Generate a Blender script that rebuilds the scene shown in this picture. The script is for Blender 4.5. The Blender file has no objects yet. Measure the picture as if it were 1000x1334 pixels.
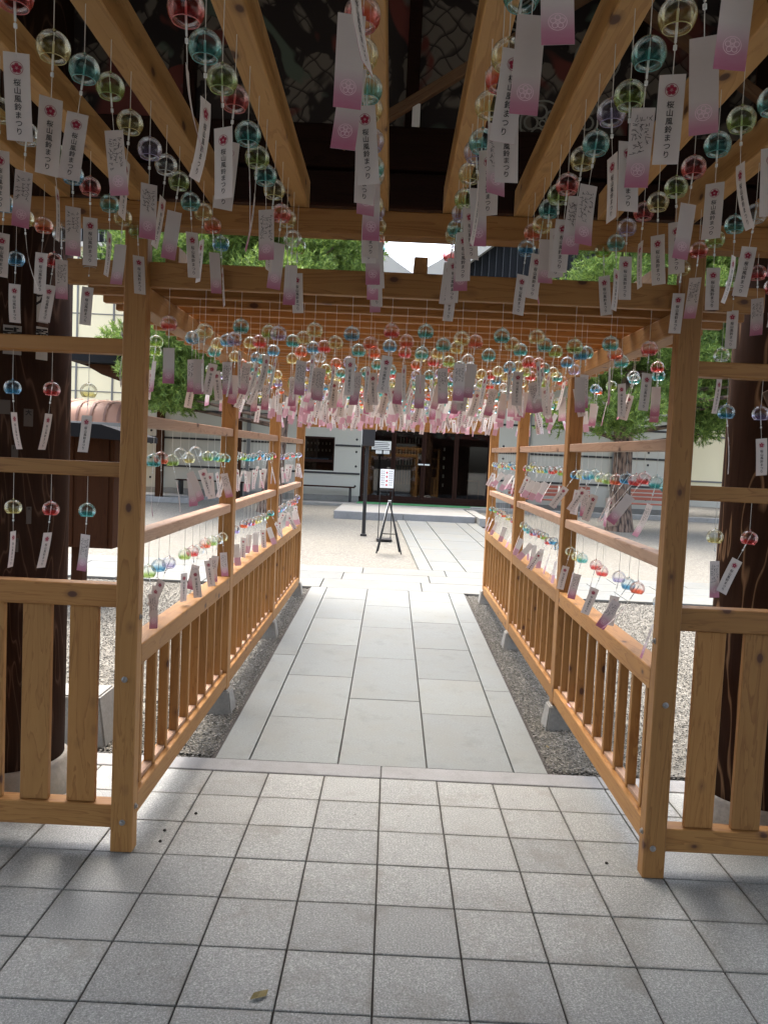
import bpy, bmesh, math, random
import numpy as np
from mathutils import Matrix, Vector, Euler
R = random.Random(7)
NR = np.random.RandomState(5)
sc = bpy.context.scene
col = sc.collection
rad = math.radians

# ------------------------------------------------------------------ camera, sky, sun, exposure
cam_d = bpy.data.cameras.new('camera')
cam = bpy.data.objects.new('camera', cam_d)
col.objects.link(cam)
cam_d.sensor_fit = 'VERTICAL'
cam_d.sensor_height = 24.0
cam_d.lens = 1012.3 / 1334 * 24.0
cam_d.clip_start = 0.05
cam_d.clip_end = 500


def cam_axes(yaw, pitch, roll):
    cy, sy, cp, sp, cr, sr = math.cos(yaw), math.sin(yaw), math.cos(pitch), math.sin(pitch), math.cos(roll), math.sin(roll)
    f = Vector((sy * cp, cy * cp, -sp))
    r = Vector((cy, -sy, 0))
    u = r.cross(f)
    return cr * r + sr * u, -sr * r + cr * u, f


cr_, cu_, cf_ = cam_axes(-7.25e-3, 6.03e-2, 4.558e-2)
m = Matrix((cr_, cu_, -cf_)).transposed().to_4x4()
m.translation = Vector((-0.0164, -4.074, 1.6773))
cam.matrix_world = m
sc.camera = cam

SUN_EL, SUN_AZ = 72, 28          # high behind thin cloud, a little left of straight ahead
w = bpy.data.worlds.new('World')
sc.world = w
w.use_nodes = True
wn, wl = w.node_tree.nodes, w.node_tree.links
bg = wn['Background']
sky = wn.new('ShaderNodeTexSky')
sky.sky_type = 'NISHITA'
sky.sun_disc = False
sky.sun_elevation = rad(SUN_EL)
sky.sun_rotation = rad(-SUN_AZ)
sky.air_density = 1.0
sky.dust_density = 6.0
sky.ozone_density = 0.6
hs = wn.new('ShaderNodeHueSaturation')          # thin white cloud: a paler sky
hs.inputs['Saturation'].default_value = 0.7
wl.new(sky.outputs[0], hs.inputs['Color'])
wl.new(hs.outputs[0], bg.inputs[0])
bg.inputs[1].default_value = 0.15
sun_d = bpy.data.lights.new('sun', 'SUN')
sun_d.energy = 0.5
sun_d.angle = rad(60)
sun_d.color = (1.0, 0.98, 0.95)
sun = bpy.data.objects.new('sun', sun_d)
col.objects.link(sun)
sv = Vector((-math.sin(rad(SUN_AZ)) * math.cos(rad(SUN_EL)), math.cos(rad(SUN_AZ)) * math.cos(rad(SUN_EL)), math.sin(rad(SUN_EL))))
sun.rotation_euler = sv.to_track_quat('Z', 'Y').to_euler()
sc.view_settings.view_transform = 'Standard'
sc.view_settings.look = 'None'
sc.view_settings.gamma = 1
sc.view_settings.use_curve_mapping = False
sc.view_settings.exposure = 2.6
sc.cycles.transparent_max_bounces = 40
sc.cycles.max_bounces = 10
sc.cycles.diffuse_bounces = 5

# ------------------------------------------------------------------ materials


def mat(name, rough=0.6, color=(0.5, 0.5, 0.5), metal=0.0, spec=0.5):
    mt = bpy.data.materials.new(name)
    mt.use_nodes = True
    b = mt.node_tree.nodes['Principled BSDF']
    b.inputs['Base Color'].default_value = (*color, 1)
    b.inputs['Roughness'].default_value = rough
    b.inputs['Metallic'].default_value = metal
    b.inputs['Specular IOR Level'].default_value = spec
    return mt


class N:
    """small node helper"""

    def __init__(s, mt):
        s.t = mt.node_tree
        s.n = s.t.nodes
        s.b = s.n.get('Principled BSDF')

    def add(s, typ, **kw):
        nd = s.n.new(typ)
        for k, v in kw.items():
            if k in nd.inputs:
                s.set(nd, k, v)
            else:
                setattr(nd, k, v)
        return nd

    def set(s, nd, k, v):
        if hasattr(v, 'is_output') or isinstance(v, bpy.types.NodeSocket):
            s.t.links.new(v, nd.inputs[k])
        else:
            nd.inputs[k].default_value = v

    def ramp(s, fac, stops, interp='LINEAR'):
        r = s.n.new('ShaderNodeValToRGB')
        s.t.links.new(fac, r.inputs[0])
        e = r.color_ramp.elements
        r.color_ramp.interpolation = interp
        while len(e) < len(stops):
            e.new(0.5)
        for i, (p, c) in enumerate(stops):
            e[i].position = p
            e[i].color = (*c, 1) if len(c) == 3 else c
        return r.outputs[0]

    def mix(s, fac, a, b, mode='MIX'):
        mx = s.n.new('ShaderNodeMix')
        mx.data_type = 'RGBA'
        mx.blend_type = mode
        for i, v in ((0, fac), (6, a), (7, b)):
            if isinstance(v, bpy.types.NodeSocket):
                s.t.links.new(v, mx.inputs[i])
            else:
                mx.inputs[i].default_value = v if i == 0 else (*v, 1)
        return mx.outputs[2]

    def math(s, op, a, b=0.0, c=0.0):
        nd = s.n.new('ShaderNodeMath')
        nd.operation = op
        for i, v in enumerate((a, b, c)):
            if isinstance(v, bpy.types.NodeSocket):
                s.t.links.new(v, nd.inputs[i])
            else:
                nd.inputs[i].default_value = v
        return nd.outputs[0]

    def coord(s, scale=(1, 1, 1), space='Object', rnd=True):
        tc = s.n.new('ShaderNodeTexCoord')
        mp = s.n.new('ShaderNodeMapping')
        mp.inputs['Scale'].default_value = scale
        s.t.links.new(tc.outputs[space], mp.inputs[0])
        if rnd:
            oi = s.n.new('ShaderNodeObjectInfo')
            mu = s.n.new('ShaderNodeVectorMath')
            mu.operation = 'SCALE'
            mu.inputs[0].default_value = (37, 53, 71)
            s.t.links.new(oi.outputs['Random'], mu.inputs['Scale'])
            s.t.links.new(mu.outputs[0], mp.inputs['Location'])
        return mp.outputs[0]

    def noise(s, vec, scale, detail=3, rough=0.55, dist=0.0):
        nd = s.n.new('ShaderNodeTexNoise')
        nd.inputs['Scale'].default_value = scale
        nd.inputs['Detail'].default_value = detail
        nd.inputs['Roughness'].default_value = rough
        nd.inputs['Distortion'].default_value = dist
        s.t.links.new(vec, nd.inputs['Vector'])
        return nd.outputs['Fac']

    def voro(s, vec, scale, feature='F1', out='Distance'):
        nd = s.n.new('ShaderNodeTexVoronoi')
        nd.feature = feature
        nd.inputs['Scale'].default_value = scale
        s.t.links.new(vec, nd.inputs['Vector'])
        return nd.outputs[out]

    def bump(s, h, strength=0.3, dist=0.01):
        bp = s.n.new('ShaderNodeBump')
        bp.inputs['Strength'].default_value = strength
        bp.inputs['Distance'].default_value = dist
        s.t.links.new(h, bp.inputs['Height'])
        s.t.links.new(bp.outputs[0], s.b.inputs['Normal'])

    def rnd(s):
        return s.n.new('ShaderNodeObjectInfo').outputs['Random']

    def base(s, c):
        s.t.links.new(c, s.b.inputs['Base Color'])


def wood_mat(name, axis, c1, c2, knots=True, rough=0.55, bs=0.25):
    mt = mat(name, rough if knots else 0.8, spec=0.4 if knots else 0.08)
    h = N(mt)
    st = [14, 14, 14]
    st[axis] = 1.1
    v = h.coord(tuple(st))
    iso = h.coord((1, 1, 1))
    wv = h.add('ShaderNodeTexNoise', Scale=1.0, Detail=4.0, Distortion=1.2)
    h.t.links.new(v, wv.inputs['Vector'])
    rings = h.math('FRACT', h.math('MULTIPLY', wv.outputs['Fac'], 7.0))
    fine = h.noise(v, 9.0, 4, 0.7)
    c = h.mix(h.ramp(rings, [(0, (0, 0, 0)), (0.75, (0.35,) * 3), (0.95, (1, 1, 1)), (1, (0.2,) * 3)]), c1, c2)
    c = h.mix(h.math('MULTIPLY', fine, 0.45), c, tuple(x * 0.72 for x in c1))
    # piece to piece tone
    tone = h.ramp(h.rnd(), [(0, (0.84, 0.82, 0.8)), (0.5, (1, 1, 1)), (1, (1.1, 1.06, 1.02))])
    c = h.mix(1.0, c, tone, 'MULTIPLY')
    if knots:
        k = [1, 1, 1]
        k[axis] = 0.62
        kv = h.coord(tuple(k))
        d = h.voro(kv, 10.5)
        cc = h.n.new('ShaderNodeTexVoronoi')
        cc.inputs['Scale'].default_value = 10.5
        h.t.links.new(kv, cc.inputs['Vector'])
        sel = h.math('GREATER_THAN', h.n.new('ShaderNodeSeparateColor').outputs[0], 0.0)
        sp = h.n.new('ShaderNodeSeparateColor')
        h.t.links.new(cc.outputs['Color'], sp.inputs[0])
        sel = h.math('GREATER_THAN', sp.outputs[0], 0.5)
        kn = h.ramp(d, [(0.0, (1, 1, 1)), (0.11, (0.95,) * 3), (0.15, (0.35,) * 3), (0.28, (0, 0, 0))])
        kf = h.math('MULTIPLY', kn, sel)
        c = h.mix(kf, c, (0.07, 0.025, 0.012))
    h.base(c)
    h.bump(fine, bs, 0.002)
    return mt


C1, C2 = (0.36, 0.18, 0.052), (0.235, 0.10, 0.025)
WX = wood_mat('cedar_grain_x', 0, C1, C2)
WY = wood_mat('cedar_grain_y', 1, C1, C2)
WZ = wood_mat('cedar_grain_z', 2, C1, C2)
WJ = wood_mat('lit_joist_cedar_y', 1, (0.52, 0.295, 0.105), (0.38, 0.19, 0.06))  # paler cedar copy: brightness of the joists' lit undersides put into the colour
G1, G2 = (0.42, 0.27, 0.18), (0.30, 0.17, 0.105)
WYG = wood_mat('weathered_cedar', 1, G1, G2)
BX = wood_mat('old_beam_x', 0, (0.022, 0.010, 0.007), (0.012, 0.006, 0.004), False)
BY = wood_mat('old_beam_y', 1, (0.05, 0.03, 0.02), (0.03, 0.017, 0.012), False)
KZ = wood_mat('kiosk_timber', 2, (0.050, 0.020, 0.009), (0.030, 0.012, 0.006), False)
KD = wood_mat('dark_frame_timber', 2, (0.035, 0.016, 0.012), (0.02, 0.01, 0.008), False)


def pillar_mat(name, lo, hi, freq):
    mt = mat(name, 0.85, spec=0.06)
    h = N(mt)
    v = h.coord((3.2, 3.2, 0.42))
    n = h.noise(v, 1.3, 3, 0.5, 0.6)
    rings = h.math('FRACT', h.math('MULTIPLY', n, freq))
    fine = h.noise(h.coord((30, 30, 1.2)), 5, 4, 0.7)
    c = h.ramp(rings, [(0, lo), (0.45, tuple(a * .8 for a in lo)), (0.80, lo), (0.93, hi), (1, lo)])
    c = h.mix(h.math('MULTIPLY', fine, 0.7), c, (0.012, 0.006, 0.004))
    h.base(c)
    h.bump(rings, 0.35, 0.006)
    return mt


PIL_L = pillar_mat('pillar_wood_dark', (0.045, 0.024, 0.016), (0.13, 0.075, 0.05), 16)
PIL_R = pillar_mat('pillar_wood_streaked', (0.050, 0.024, 0.014), (0.34, 0.20, 0.11), 11)

# paving tile : exposed aggregate
def tile_mat():
    mt = mat('aggregate_tile', 0.42)
    h = N(mt)
    v = h.coord((1, 1, 1))
    g = h.noise(v, 150, 3, 0.8)
    c = h.ramp(g, [(0.32, (0.115, 0.119, 0.112)), (0.47, (0.25, 0.257, 0.243)), (0.58, (0.36, 0.368, 0.347)), (0.7, (0.72, 0.72, 0.67))])
    sp = h.voro(v, 140)
    c = h.mix(h.ramp(sp, [(0.16, (0.75,) * 3), (0.3, (0, 0, 0))]), c, (0.52, 0.51, 0.46))
    big = h.noise(v, 9, 3, 0.6)
    c = h.mix(h.math('MULTIPLY', big, 0.45), c, (0.19, 0.196, 0.184))
    wn_ = h.noise(h.coord((1, 1, 1)), 3.2, 5, 0.75)
    c = h.mix(h.ramp(wn_, [(0.54, (0, 0, 0)), (0.72, (0.55,) * 3)]), c, (0.16, 0.145, 0.115))
    c = h.mix(h.ramp(h.voro(v, 6.5), [(0.02, (0.7,) * 3), (0.05, (0, 0, 0))]), c, (0.06, 0.045, 0.035))
    tone = h.ramp(h.rnd(), [(0, (0.90, 0.90, 0.90)), (0.5, (1, 1, 0.99)), (1, (1.05, 1.04, 1.02))])
    c = h.mix(1.0, c, tone, 'MULTIPLY')
    # dirty edge near the joints
    tc = h.n.new('ShaderNodeTexCoord')
    vm = h.n.new('ShaderNodeVectorMath'); vm.operation = 'ABSOLUTE'
    h.t.links.new(tc.outputs['Object'], vm.inputs[0])
    sx = h.n.new('ShaderNodeSeparateXYZ')
    h.t.links.new(vm.outputs[0], sx.inputs[0])
    mxx = h.math('MAXIMUM', sx.outputs[0], sx.outputs[1])
    e = h.math('ADD', mxx, h.math('MULTIPLY', h.math('SUBTRACT', big, 0.5), 0.05))
    c = h.mix(h.ramp(e, [(0.130, (0, 0, 0)), (0.155, (0.45,) * 3)]), c, (0.13, 0.115, 0.085))
    h.base(c)
    h.bump(g, 0.35, 0.002)
    return mt


TILE = tile_mat()


def stone_mat(name, a, b, scale=160, var=0.12, rough=0.6, stain=(0.30, 0.27, 0.2), bump=0.25):
    mt = mat(name, rough)
    h = N(mt)
    v = h.coord((1, 1, 1))
    g = h.noise(v, scale, 3, 0.7)
    c = h.ramp(g, [(0.3, a), (0.7, b)])
    big = h.noise(v, 2.3, 5, 0.65)
    c = h.mix(h.ramp(big, [(0.42, (0, 0, 0)), (0.7, (0.6,) * 3)]), c, stain)
    drk = h.noise(v, 5.5, 4, 0.7)
    c = h.mix(h.ramp(drk, [(0.55, (0, 0, 0)), (0.8, (0.5,) * 3)]), c, tuple(x * .6 for x in a))
    tone = h.ramp(h.rnd(), [(0, (1 - var,) * 3), (0.6, (1, 1, 1)), (1, (1 + var * .7, 1 + var * .6, 1 + var * .4))])
    c = h.mix(1.0, c, tone, 'MULTIPLY')
    h.base(c)
    h.bump(g, bump, 0.003)
    return mt


SLAB = stone_mat('path_slab_stone', (0.11, 0.122, 0.118), (0.185, 0.20, 0.193), stain=(0.145, 0.145, 0.125))
SLABF = stone_mat('walk_slab_stone', (0.085, 0.093, 0.09), (0.145, 0.155, 0.15), stain=(0.13, 0.12, 0.09))
CURB = stone_mat('granite_kerb', (0.13, 0.13, 0.13), (0.30, 0.30, 0.295), 220, stain=(0.15, 0.15, 0.14))
CONC = stone_mat('concrete', (0.19, 0.19, 0.18), (0.27, 0.27, 0.255), 60, stain=(0.2, 0.18, 0.14))
PSTONE = stone_mat('pillar_base_stone', (0.20, 0.19, 0.17), (0.30, 0.28, 0.25), 40, 0.05)


def gravel_mat(name='gravel_ground'):
    mt = mat(name, 0.85)
    h = N(mt)
    v = h.coord((1, 1, 1), rnd=False)
    d = h.n.new('ShaderNodeTexVoronoi')
    d.inputs['Scale'].default_value = 70
    h.t.links.new(v, d.inputs['Vector'])
    sp = h.n.new('ShaderNodeSeparateColor')
    h.t.links.new(d.outputs['Color'], sp.inputs[0])
    c = h.ramp(sp.outputs[0], [(0, (0.10, 0.096, 0.08)), (0.4, (0.145, 0.138, 0.117)), (0.8, (0.185, 0.176, 0.15)), (1, (0.27, 0.26, 0.225))])
    c = h.mix(h.ramp(d.outputs['Distance'], [(0.45, (0, 0, 0)), (0.8, (0.4,) * 3)]), c, (0.10, 0.09, 0.072))
    mid_ = h.noise(v, 21, 4, 0.8)
    c = h.mix(h.ramp(mid_, [(0.44, (0, 0, 0)), (0.6, (0.75,) * 3)]), c, (0.075, 0.068, 0.052))
    big = h.noise(v, 0.7, 4, 0.6)
    c = h.mix(h.ramp(big, [(0.45, (0, 0, 0)), (0.7, (0.35,) * 3)]), c, (0.16, 0.145, 0.108))
    h.base(c)
    h.bump(h.math('SUBTRACT', 1.0, d.outputs['Distance']), 0.5, 0.012)
    return mt


GRAVEL = gravel_mat()


def pebble_mat():
    mt = mat('pebble', 0.8)
    h = N(mt)
    at = h.n.new('ShaderNodeNewGeometry').outputs['Random Per Island']
    c = h.ramp(at, [(0, (0.085, 0.08, 0.067)), (0.35, (0.125, 0.118, 0.10)), (0.75, (0.17, 0.162, 0.14)), (1, (0.27, 0.26, 0.235))])
    h.base(c)
    return mt


PEBBLE = pebble_mat()
DARKJ = mat('joint_soil', 0.9, (0.035, 0.03, 0.025))
HEM = mat('hemp_string', 0.7, (0.62, 0.60, 0.55))
STEEL = mat('bolt_steel', 0.45, (0.30, 0.29, 0.28), 0.8)
BLACK = mat('black_paint', 0.45, (0.012, 0.012, 0.013))
BLACKW = mat('black_batten', 0.6, (0.02, 0.02, 0.022))
WHITEP = mat('white_sign_board', 0.5, (0.78, 0.78, 0.76))
INK = mat('black_ink', 0.7, (0.02, 0.02, 0.022))
INKR = mat('red_ink', 0.7, (0.55, 0.04, 0.05))
CRIM = mat('crimson_emblem', 0.7, (0.30, 0.018, 0.05))
PALEPK = mat('pale_pink_emblem', 0.7, (0.86, 0.66, 0.74))
ROD = mat('clapper_glass', 0.12, (0.72, 0.76, 0.76), 0, 0.8)
MATGREEN = mat('green_mat', 0.95, (0.05, 0.22, 0.08))


def plaster(name, c, amt=0.12):
    mt = mat(name, 0.8, c)
    h = N(mt)
    v = h.coord((1, 1, 0.35), rnd=False)
    n = h.noise(v, 1.4, 5, 0.65)
    h.base(h.mix(h.math('MULTIPLY', n, amt * 2), c, tuple(x * 0.62 for x in c)))
    h.bump(h.noise(v, 60, 3, 0.6), 0.1, 0.004)
    return mt


PLAST = plaster('white_plaster', (0.49, 0.48, 0.42))
CREAM = plaster('cream_render', (0.80, 0.73, 0.50))
YELL = plaster('ochre_render', (0.74, 0.50, 0.16))


def paper_mat():
    mt = mat('paper_strip', 0.75)
    h = N(mt)
    tc = h.n.new('ShaderNodeTexCoord')
    sx = h.n.new('ShaderNodeSeparateXYZ')
    h.t.links.new(tc.outputs['Generated'], sx.inputs[0])
    fib = h.noise(h.coord((60, 60, 260)), 1.0, 3, 0.6)
    basec = h.mix(h.math('MULTIPLY', fib, 0.25), (0.72, 0.68, 0.655), (0.60, 0.56, 0.545))
    zz = h.math('ADD', sx.outputs[2], h.math('MULTIPLY', h.math('SUBTRACT', h.rnd(), 0.5), 0.16))
    pk = h.ramp(zz, [(0.0, (0.50, 0.15, 0.26)), (0.14, (0.55, 0.25, 0.355)), (0.30, (0.66, 0.53, 0.57)), (0.42, (0.71, 0.67, 0.655))])
    old = h.ramp(h.rnd(), [(0, (1, 1, 1)), (0.6, (0.97, 0.95, 0.93)), (1, (0.86, 0.80, 0.76))], 'CONSTANT')
    h.pk = h.mix(h.math('MULTIPLY', fib, 0.2), pk, (0.6, 0.5, 0.52))
    # printed side: the strip's back (+y normal in its own space)
    sn = h.n.new('ShaderNodeSeparateXYZ')
    h.t.links.new(tc.outputs['Normal'], sn.inputs[0])
    side = h.math('GREATER_THAN', sn.outputs[1], 0.0)
    c = h.mix(1.0, h.mix(side, basec, h.pk), old, 'MULTIPLY')
    h.base(c)
    tr = h.n.new('ShaderNodeBsdfTranslucent')
    h.t.links.new(c, tr.inputs[0])
    mx = h.n.new('ShaderNodeMixShader')
    mx.inputs[0].default_value = 0.26
    h.t.links.new(h.b.outputs[0], mx.inputs[1])
    h.t.links.new(tr.outputs[0], mx.inputs[2])
    h.t.links.new(mx.outputs[0], h.n['Material Output'].inputs[0])
    return mt


PAPER = paper_mat()

TINT = {'red': ((0.80, 0.05, 0.04), 0.9), 'scarlet': ((0.9, 0.17, 0.04), 0.9), 'yellow': ((0.85, 0.74, 0.18), 0.6),
        'green': ((0.42, 0.62, 0.08), 0.8), 'teal': ((0.04, 0.52, 0.50), 0.85), 'blue': ((0.05, 0.42, 0.68), 0.85),
        'purple': ((0.45, 0.36, 0.72), 0.55), 'clear': ((0.78, 0.84, 0.84), 0.35)}


def glass_mat(name, c, amt):
    mt = bpy.data.materials.new(name + '_blown_glass')
    mt.use_nodes = True
    h = N(mt)
    h.n.remove(h.b)
    tc = h.n.new('ShaderNodeTexCoord')
    sx = h.n.new('ShaderNodeSeparateXYZ')
    h.t.links.new(tc.outputs['Generated'], sx.inputs[0])
    # painted band inside the lower third of the bell
    band = h.ramp(sx.outputs[2], [(0.0, (1, 1, 1)), (0.22, (0.9,) * 3), (0.40, (0.10,) * 3), (1.0, (0.02,) * 3)])
    lw = h.n.new('ShaderNodeLayerWeight')
    lw.inputs[0].default_value = 0.22
    edge = h.math('POWER', lw.outputs['Facing'], 2.2)
    cfac = h.math('MULTIPLY', band, amt)
    tcol = h.mix(cfac, (0.97, 0.98, 0.98), tuple(0.12 + 0.88 * x for x in c))
    tcol = h.mix(h.math('MULTIPLY', edge, 0.65), tcol, (0.5, 0.55, 0.55))
    tr = h.n.new('ShaderNodeBsdfTransparent')
    h.t.links.new(tcol, tr.inputs[0])
    gl = h.n.new('ShaderNodeBsdfGlossy')
    gl.inputs['Roughness'].default_value = 0.04
    gl.inputs[0].default_value = (0.95, 0.97, 0.97, 1)
    m1 = h.n.new('ShaderNodeMixShader')
    fr = h.n.new('ShaderNodeFresnel')
    fr.inputs[0].default_value = 1.45
    h.t.links.new(h.math('MINIMUM', h.math('ADD', h.math('POWER', fr.outputs[0], 1.5), 0.025), 0.6), m1.inputs[0])
    h.t.links.new(tr.outputs[0], m1.inputs[1])
    h.t.links.new(gl.outputs[0], m1.inputs[2])
    tl = h.n.new('ShaderNodeBsdfTranslucent')
    tl.inputs[0].default_value = (*c, 1)
    df = h.n.new('ShaderNodeBsdfDiffuse')
    df.inputs[0].default_value = (*c, 1)
    ad = h.n.new('ShaderNodeMixShader')
    h.t.links.new(tl.outputs[0], ad.inputs[1])
    h.t.links.new(df.outputs[0], ad.inputs[2])
    m2 = h.n.new('ShaderNodeMixShader')
    h.t.links.new(h.math('ADD', h.math('MULTIPLY', cfac, 0.17), h.math('MULTIPLY', edge, 0.04)), m2.inputs[0])
    h.t.links.new(m1.outputs[0], m2.inputs[1])
    h.t.links.new(ad.outputs[0], m2.inputs[2])
    h.t.links.new(m2.outputs[0], h.n['Material Output'].inputs[0])
    return mt


GLASS = {k: glass_mat(k, c, a) for k, (c, a) in TINT.items()}
RIM = {k: mat(k + '_glass_rim', 0.15, tuple(0.25 + 0.7 * x for x in c) if k != 'clear' else (0.75, 0.8, 0.8), 0, 0.9) for k, (c, a) in TINT.items()}
for _m in RIM.values():
    _m.node_tree.nodes['Principled BSDF'].inputs['Transmission Weight'].default_value = 0.5


def pane_mat():
    mt = bpy.data.materials.new('dark_pane_glass')
    mt.use_nodes = True
    h = N(mt)
    h.n.remove(h.b)
    tr = h.n.new('ShaderNodeBsdfTransparent')
    tr.inputs[0].default_value = (0.55, 0.57, 0.56, 1)
    gl = h.n.new('ShaderNodeBsdfGlossy')
    gl.inputs['Roughness'].default_value = 0.02
    fr = h.n.new('ShaderNodeFresnel')
    fr.inputs[0].default_value = 1.5
    mx = h.n.new('ShaderNodeMixShader')
    h.t.links.new(h.math('ADD', fr.outputs[0], 0.03), mx.inputs[0])
    h.t.links.new(tr.outputs[0], mx.inputs[1])
    h.t.links.new(gl.outputs[0], mx.inputs[2])
    h.t.links.new(mx.outputs[0], h.n['Material Output'].inputs[0])
    return mt


PANE = pane_mat()


def needle_mat(name, stops):
    mt = mat(name, 0.6)
    h = N(mt)
    rp = h.n.new('ShaderNodeNewGeometry').outputs['Random Per Island']
    c = h.ramp(rp, stops)
    h.base(c)
    tr = h.n.new('ShaderNodeBsdfTranslucent')
    h.t.links.new(c, tr.inputs[0])
    mx = h.n.new('ShaderNodeMixShader')
    mx.inputs[0].default_value = 0.35
    h.t.links.new(h.b.outputs[0], mx.inputs[1])
    h.t.links.new(tr.outputs[0], mx.inputs[2])
    h.t.links.new(mx.outputs[0], h.n['Material Output'].inputs[0])
    return mt


NEED = needle_mat('pine_needles', [(0, (0.06, 0.12, 0.025)), (0.5, (0.16, 0.26, 0.055)), (1, (0.33, 0.44, 0.10))])
NEED_D = needle_mat('dark_pine_needles', [(0, (0.025, 0.06, 0.02)), (0.5, (0.05, 0.11, 0.03)), (1, (0.12, 0.21, 0.05))])
BARK = mat('pine_bark', 0.9)
_h = N(BARK)
_v = _h.coord((9, 9, 2.2))
_d = _h.voro(_v, 2.2)
_h.base(_h.ramp(_d, [(0.1, (0.20, 0.14, 0.10)), (0.5, (0.14, 0.09, 0.065)), (0.75, (0.03, 0.02, 0.015))]))
_h.bump(_h.math('SUBTRACT', 1, _d), 0.8, 0.03)

# painted ceiling : muted clouds, lattice-patterned cloth, dull red and green
CEIL = mat('painted_ceiling', 0.7)
_h = N(CEIL)
_v = _h.coord((1, 1, 1), rnd=False)
_n = _h.noise(_v, 2.3, 3, 0.5, 1.6)
_n2 = _h.noise(_h.coord((1, 1, 1), rnd=True), 2.1, 2, 0.5, 1.0)
_rm = _h.n.new('ShaderNodeMapping')
_rm.inputs['Rotation'].default_value = (0, 0.7854, 0)
_h.t.links.new(_v, _rm.inputs[0])
_sx = _h.n.new('ShaderNodeSeparateXYZ')
_h.t.links.new(_rm.outputs[0], _sx.inputs[0])
_wob = _h.math('MULTIPLY', _h.noise(_v, 4, 2, 0.5), 2.5)
_vor = _h.math('MINIMUM', _h.math('FRACT', _h.math('ADD', _h.math('MULTIPLY', _sx.outputs[0], 13.0), _wob)), _h.math('FRACT', _h.math('ADD', _h.math('MULTIPLY', _sx.outputs[2], 13.0), _wob)))
_lace = _h.ramp(_vor, [(0.03, (0.02, 0.014, 0.013)), (0.20, (0.15, 0.13, 0.105))])
_c = _h.mix(_h.ramp(_n, [(0.53, (0, 0, 0)), (0.56, (1, 1, 1))]), (0.016, 0.010, 0.009), _lace)
_c = _h.mix(_h.ramp(_n2, [(0.57, (0, 0, 0)), (0.60, (1, 1, 1))]), _c, (0.14, 0.03, 0.022))
_c = _h.mix(_h.ramp(_n2, [(0.36, (1, 1, 1)), (0.39, (0, 0, 0))]), _c, (0.09, 0.12, 0.09))
_h.base(_c)
ROOFD = mat('black_roof_sheet', 0.85, (0.010, 0.0105, 0.012), 0, 0.15)
BARGE = plaster('barge_board_grey', (0.42, 0.40, 0.36), 0.2)
COPPER = mat('copper_roof', 0.6, (0.30, 0.155, 0.10), 0.0)
COPRIB = mat('copper_rib', 0.6, (0.16, 0.075, 0.05), 0.0)
GREYM = mat('grey_metal', 0.7, (0.17, 0.17, 0.165), 0, 0.2)
REDP = mat('red_painted_slat', 0.6, (0.30, 0.085, 0.05))
LEAF = mat('dry_leaf', 0.7, (0.22, 0.17, 0.06))

# ------------------------------------------------------------------ building helpers
CACHE = {}


def put(name, me, parent=None, loc=(0, 0, 0), rot=None, kind=None, label=None):
    o = bpy.data.objects.new(name, me)
    col.objects.link(o)
    if parent is not None:
        o.parent = parent
        loc = Vector(loc) - parent.location
    o.location = loc
    if rot is not None:
        o.rotation_euler = rot
    if kind:
        o['kind'] = kind
    if label:
        o['label'] = label
    return o


def thing(name, label, cat, loc=(0, 0, 0), group=None):
    o = bpy.data.objects.new(name, None)
    o.empty_display_size = 0.1
    col.objects.link(o)
    o.location = loc
    o['label'] = label
    o['category'] = cat
    if group:
        o['group'] = group
    return o


def tag(o, label, cat, group=None):
    o['label'] = label
    o['category'] = cat
    if group:
        o['group'] = group
    return o


def box_me(sx, sy, sz, mt, bev=0.003, key='b'):
    k = (key, round(sx, 4), round(sy, 4), round(sz, 4), mt.name, bev)
    if k in CACHE:
        return CACHE[k]
    bm = bmesh.new()
    bmesh.ops.create_cube(bm, size=1)
    for v in bm.verts:
        v.co = Vector((v.co.x * sx, v.co.y * sy, v.co.z * sz))
    if bev > 0:
        bmesh.ops.bevel(bm, geom=bm.edges[:], offset=bev, segments=1, affect='EDGES')
    me = bpy.data.meshes.new(key + '_mesh')
    bm.to_mesh(me)
    bm.free()
    me.materials.append(mt)
    CACHE[k] = me
    return me


def box(name, x0, x1, y0, y1, z0, z1, mt, parent=None, bev=0.003, rot=None, kind=None, label=None):
    me = box_me(x1 - x0, y1 - y0, z1 - z0, mt, bev)
    return put(name, me, parent, ((x0 + x1) / 2, (y0 + y1) / 2, (z0 + z1) / 2), rot, kind, label)


def poly_me(name, verts, faces, mt, smooth=False):
    me = bpy.data.meshes.new(name)
    me.from_pydata([tuple(v) for v in verts], [], faces)
    me.update()
    me.materials.append(mt)
    if smooth:
        me.polygons.foreach_set('use_smooth', [True] * len(me.polygons))
    return me


def lathe(name, prof, n, mt, smooth=True, cap=True):
    vs, fs = [], []
    for r, z in prof:
        for i in range(n):
            a = 2 * math.pi * i / n
            vs.append((r * math.cos(a), r * math.sin(a), z))
    for j in range(len(prof) - 1):
        for i in range(n):
            i2 = (i + 1) % n
            fs.append((j * n + i, j * n + i2, (j + 1) * n + i2, (j + 1) * n + i))
    if cap:
        fs.append(tuple(reversed(range(n))))
        fs.append(tuple((len(prof) - 1) * n + i for i in range(n)))
    return poly_me(name, vs, fs, mt, smooth)


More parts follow.
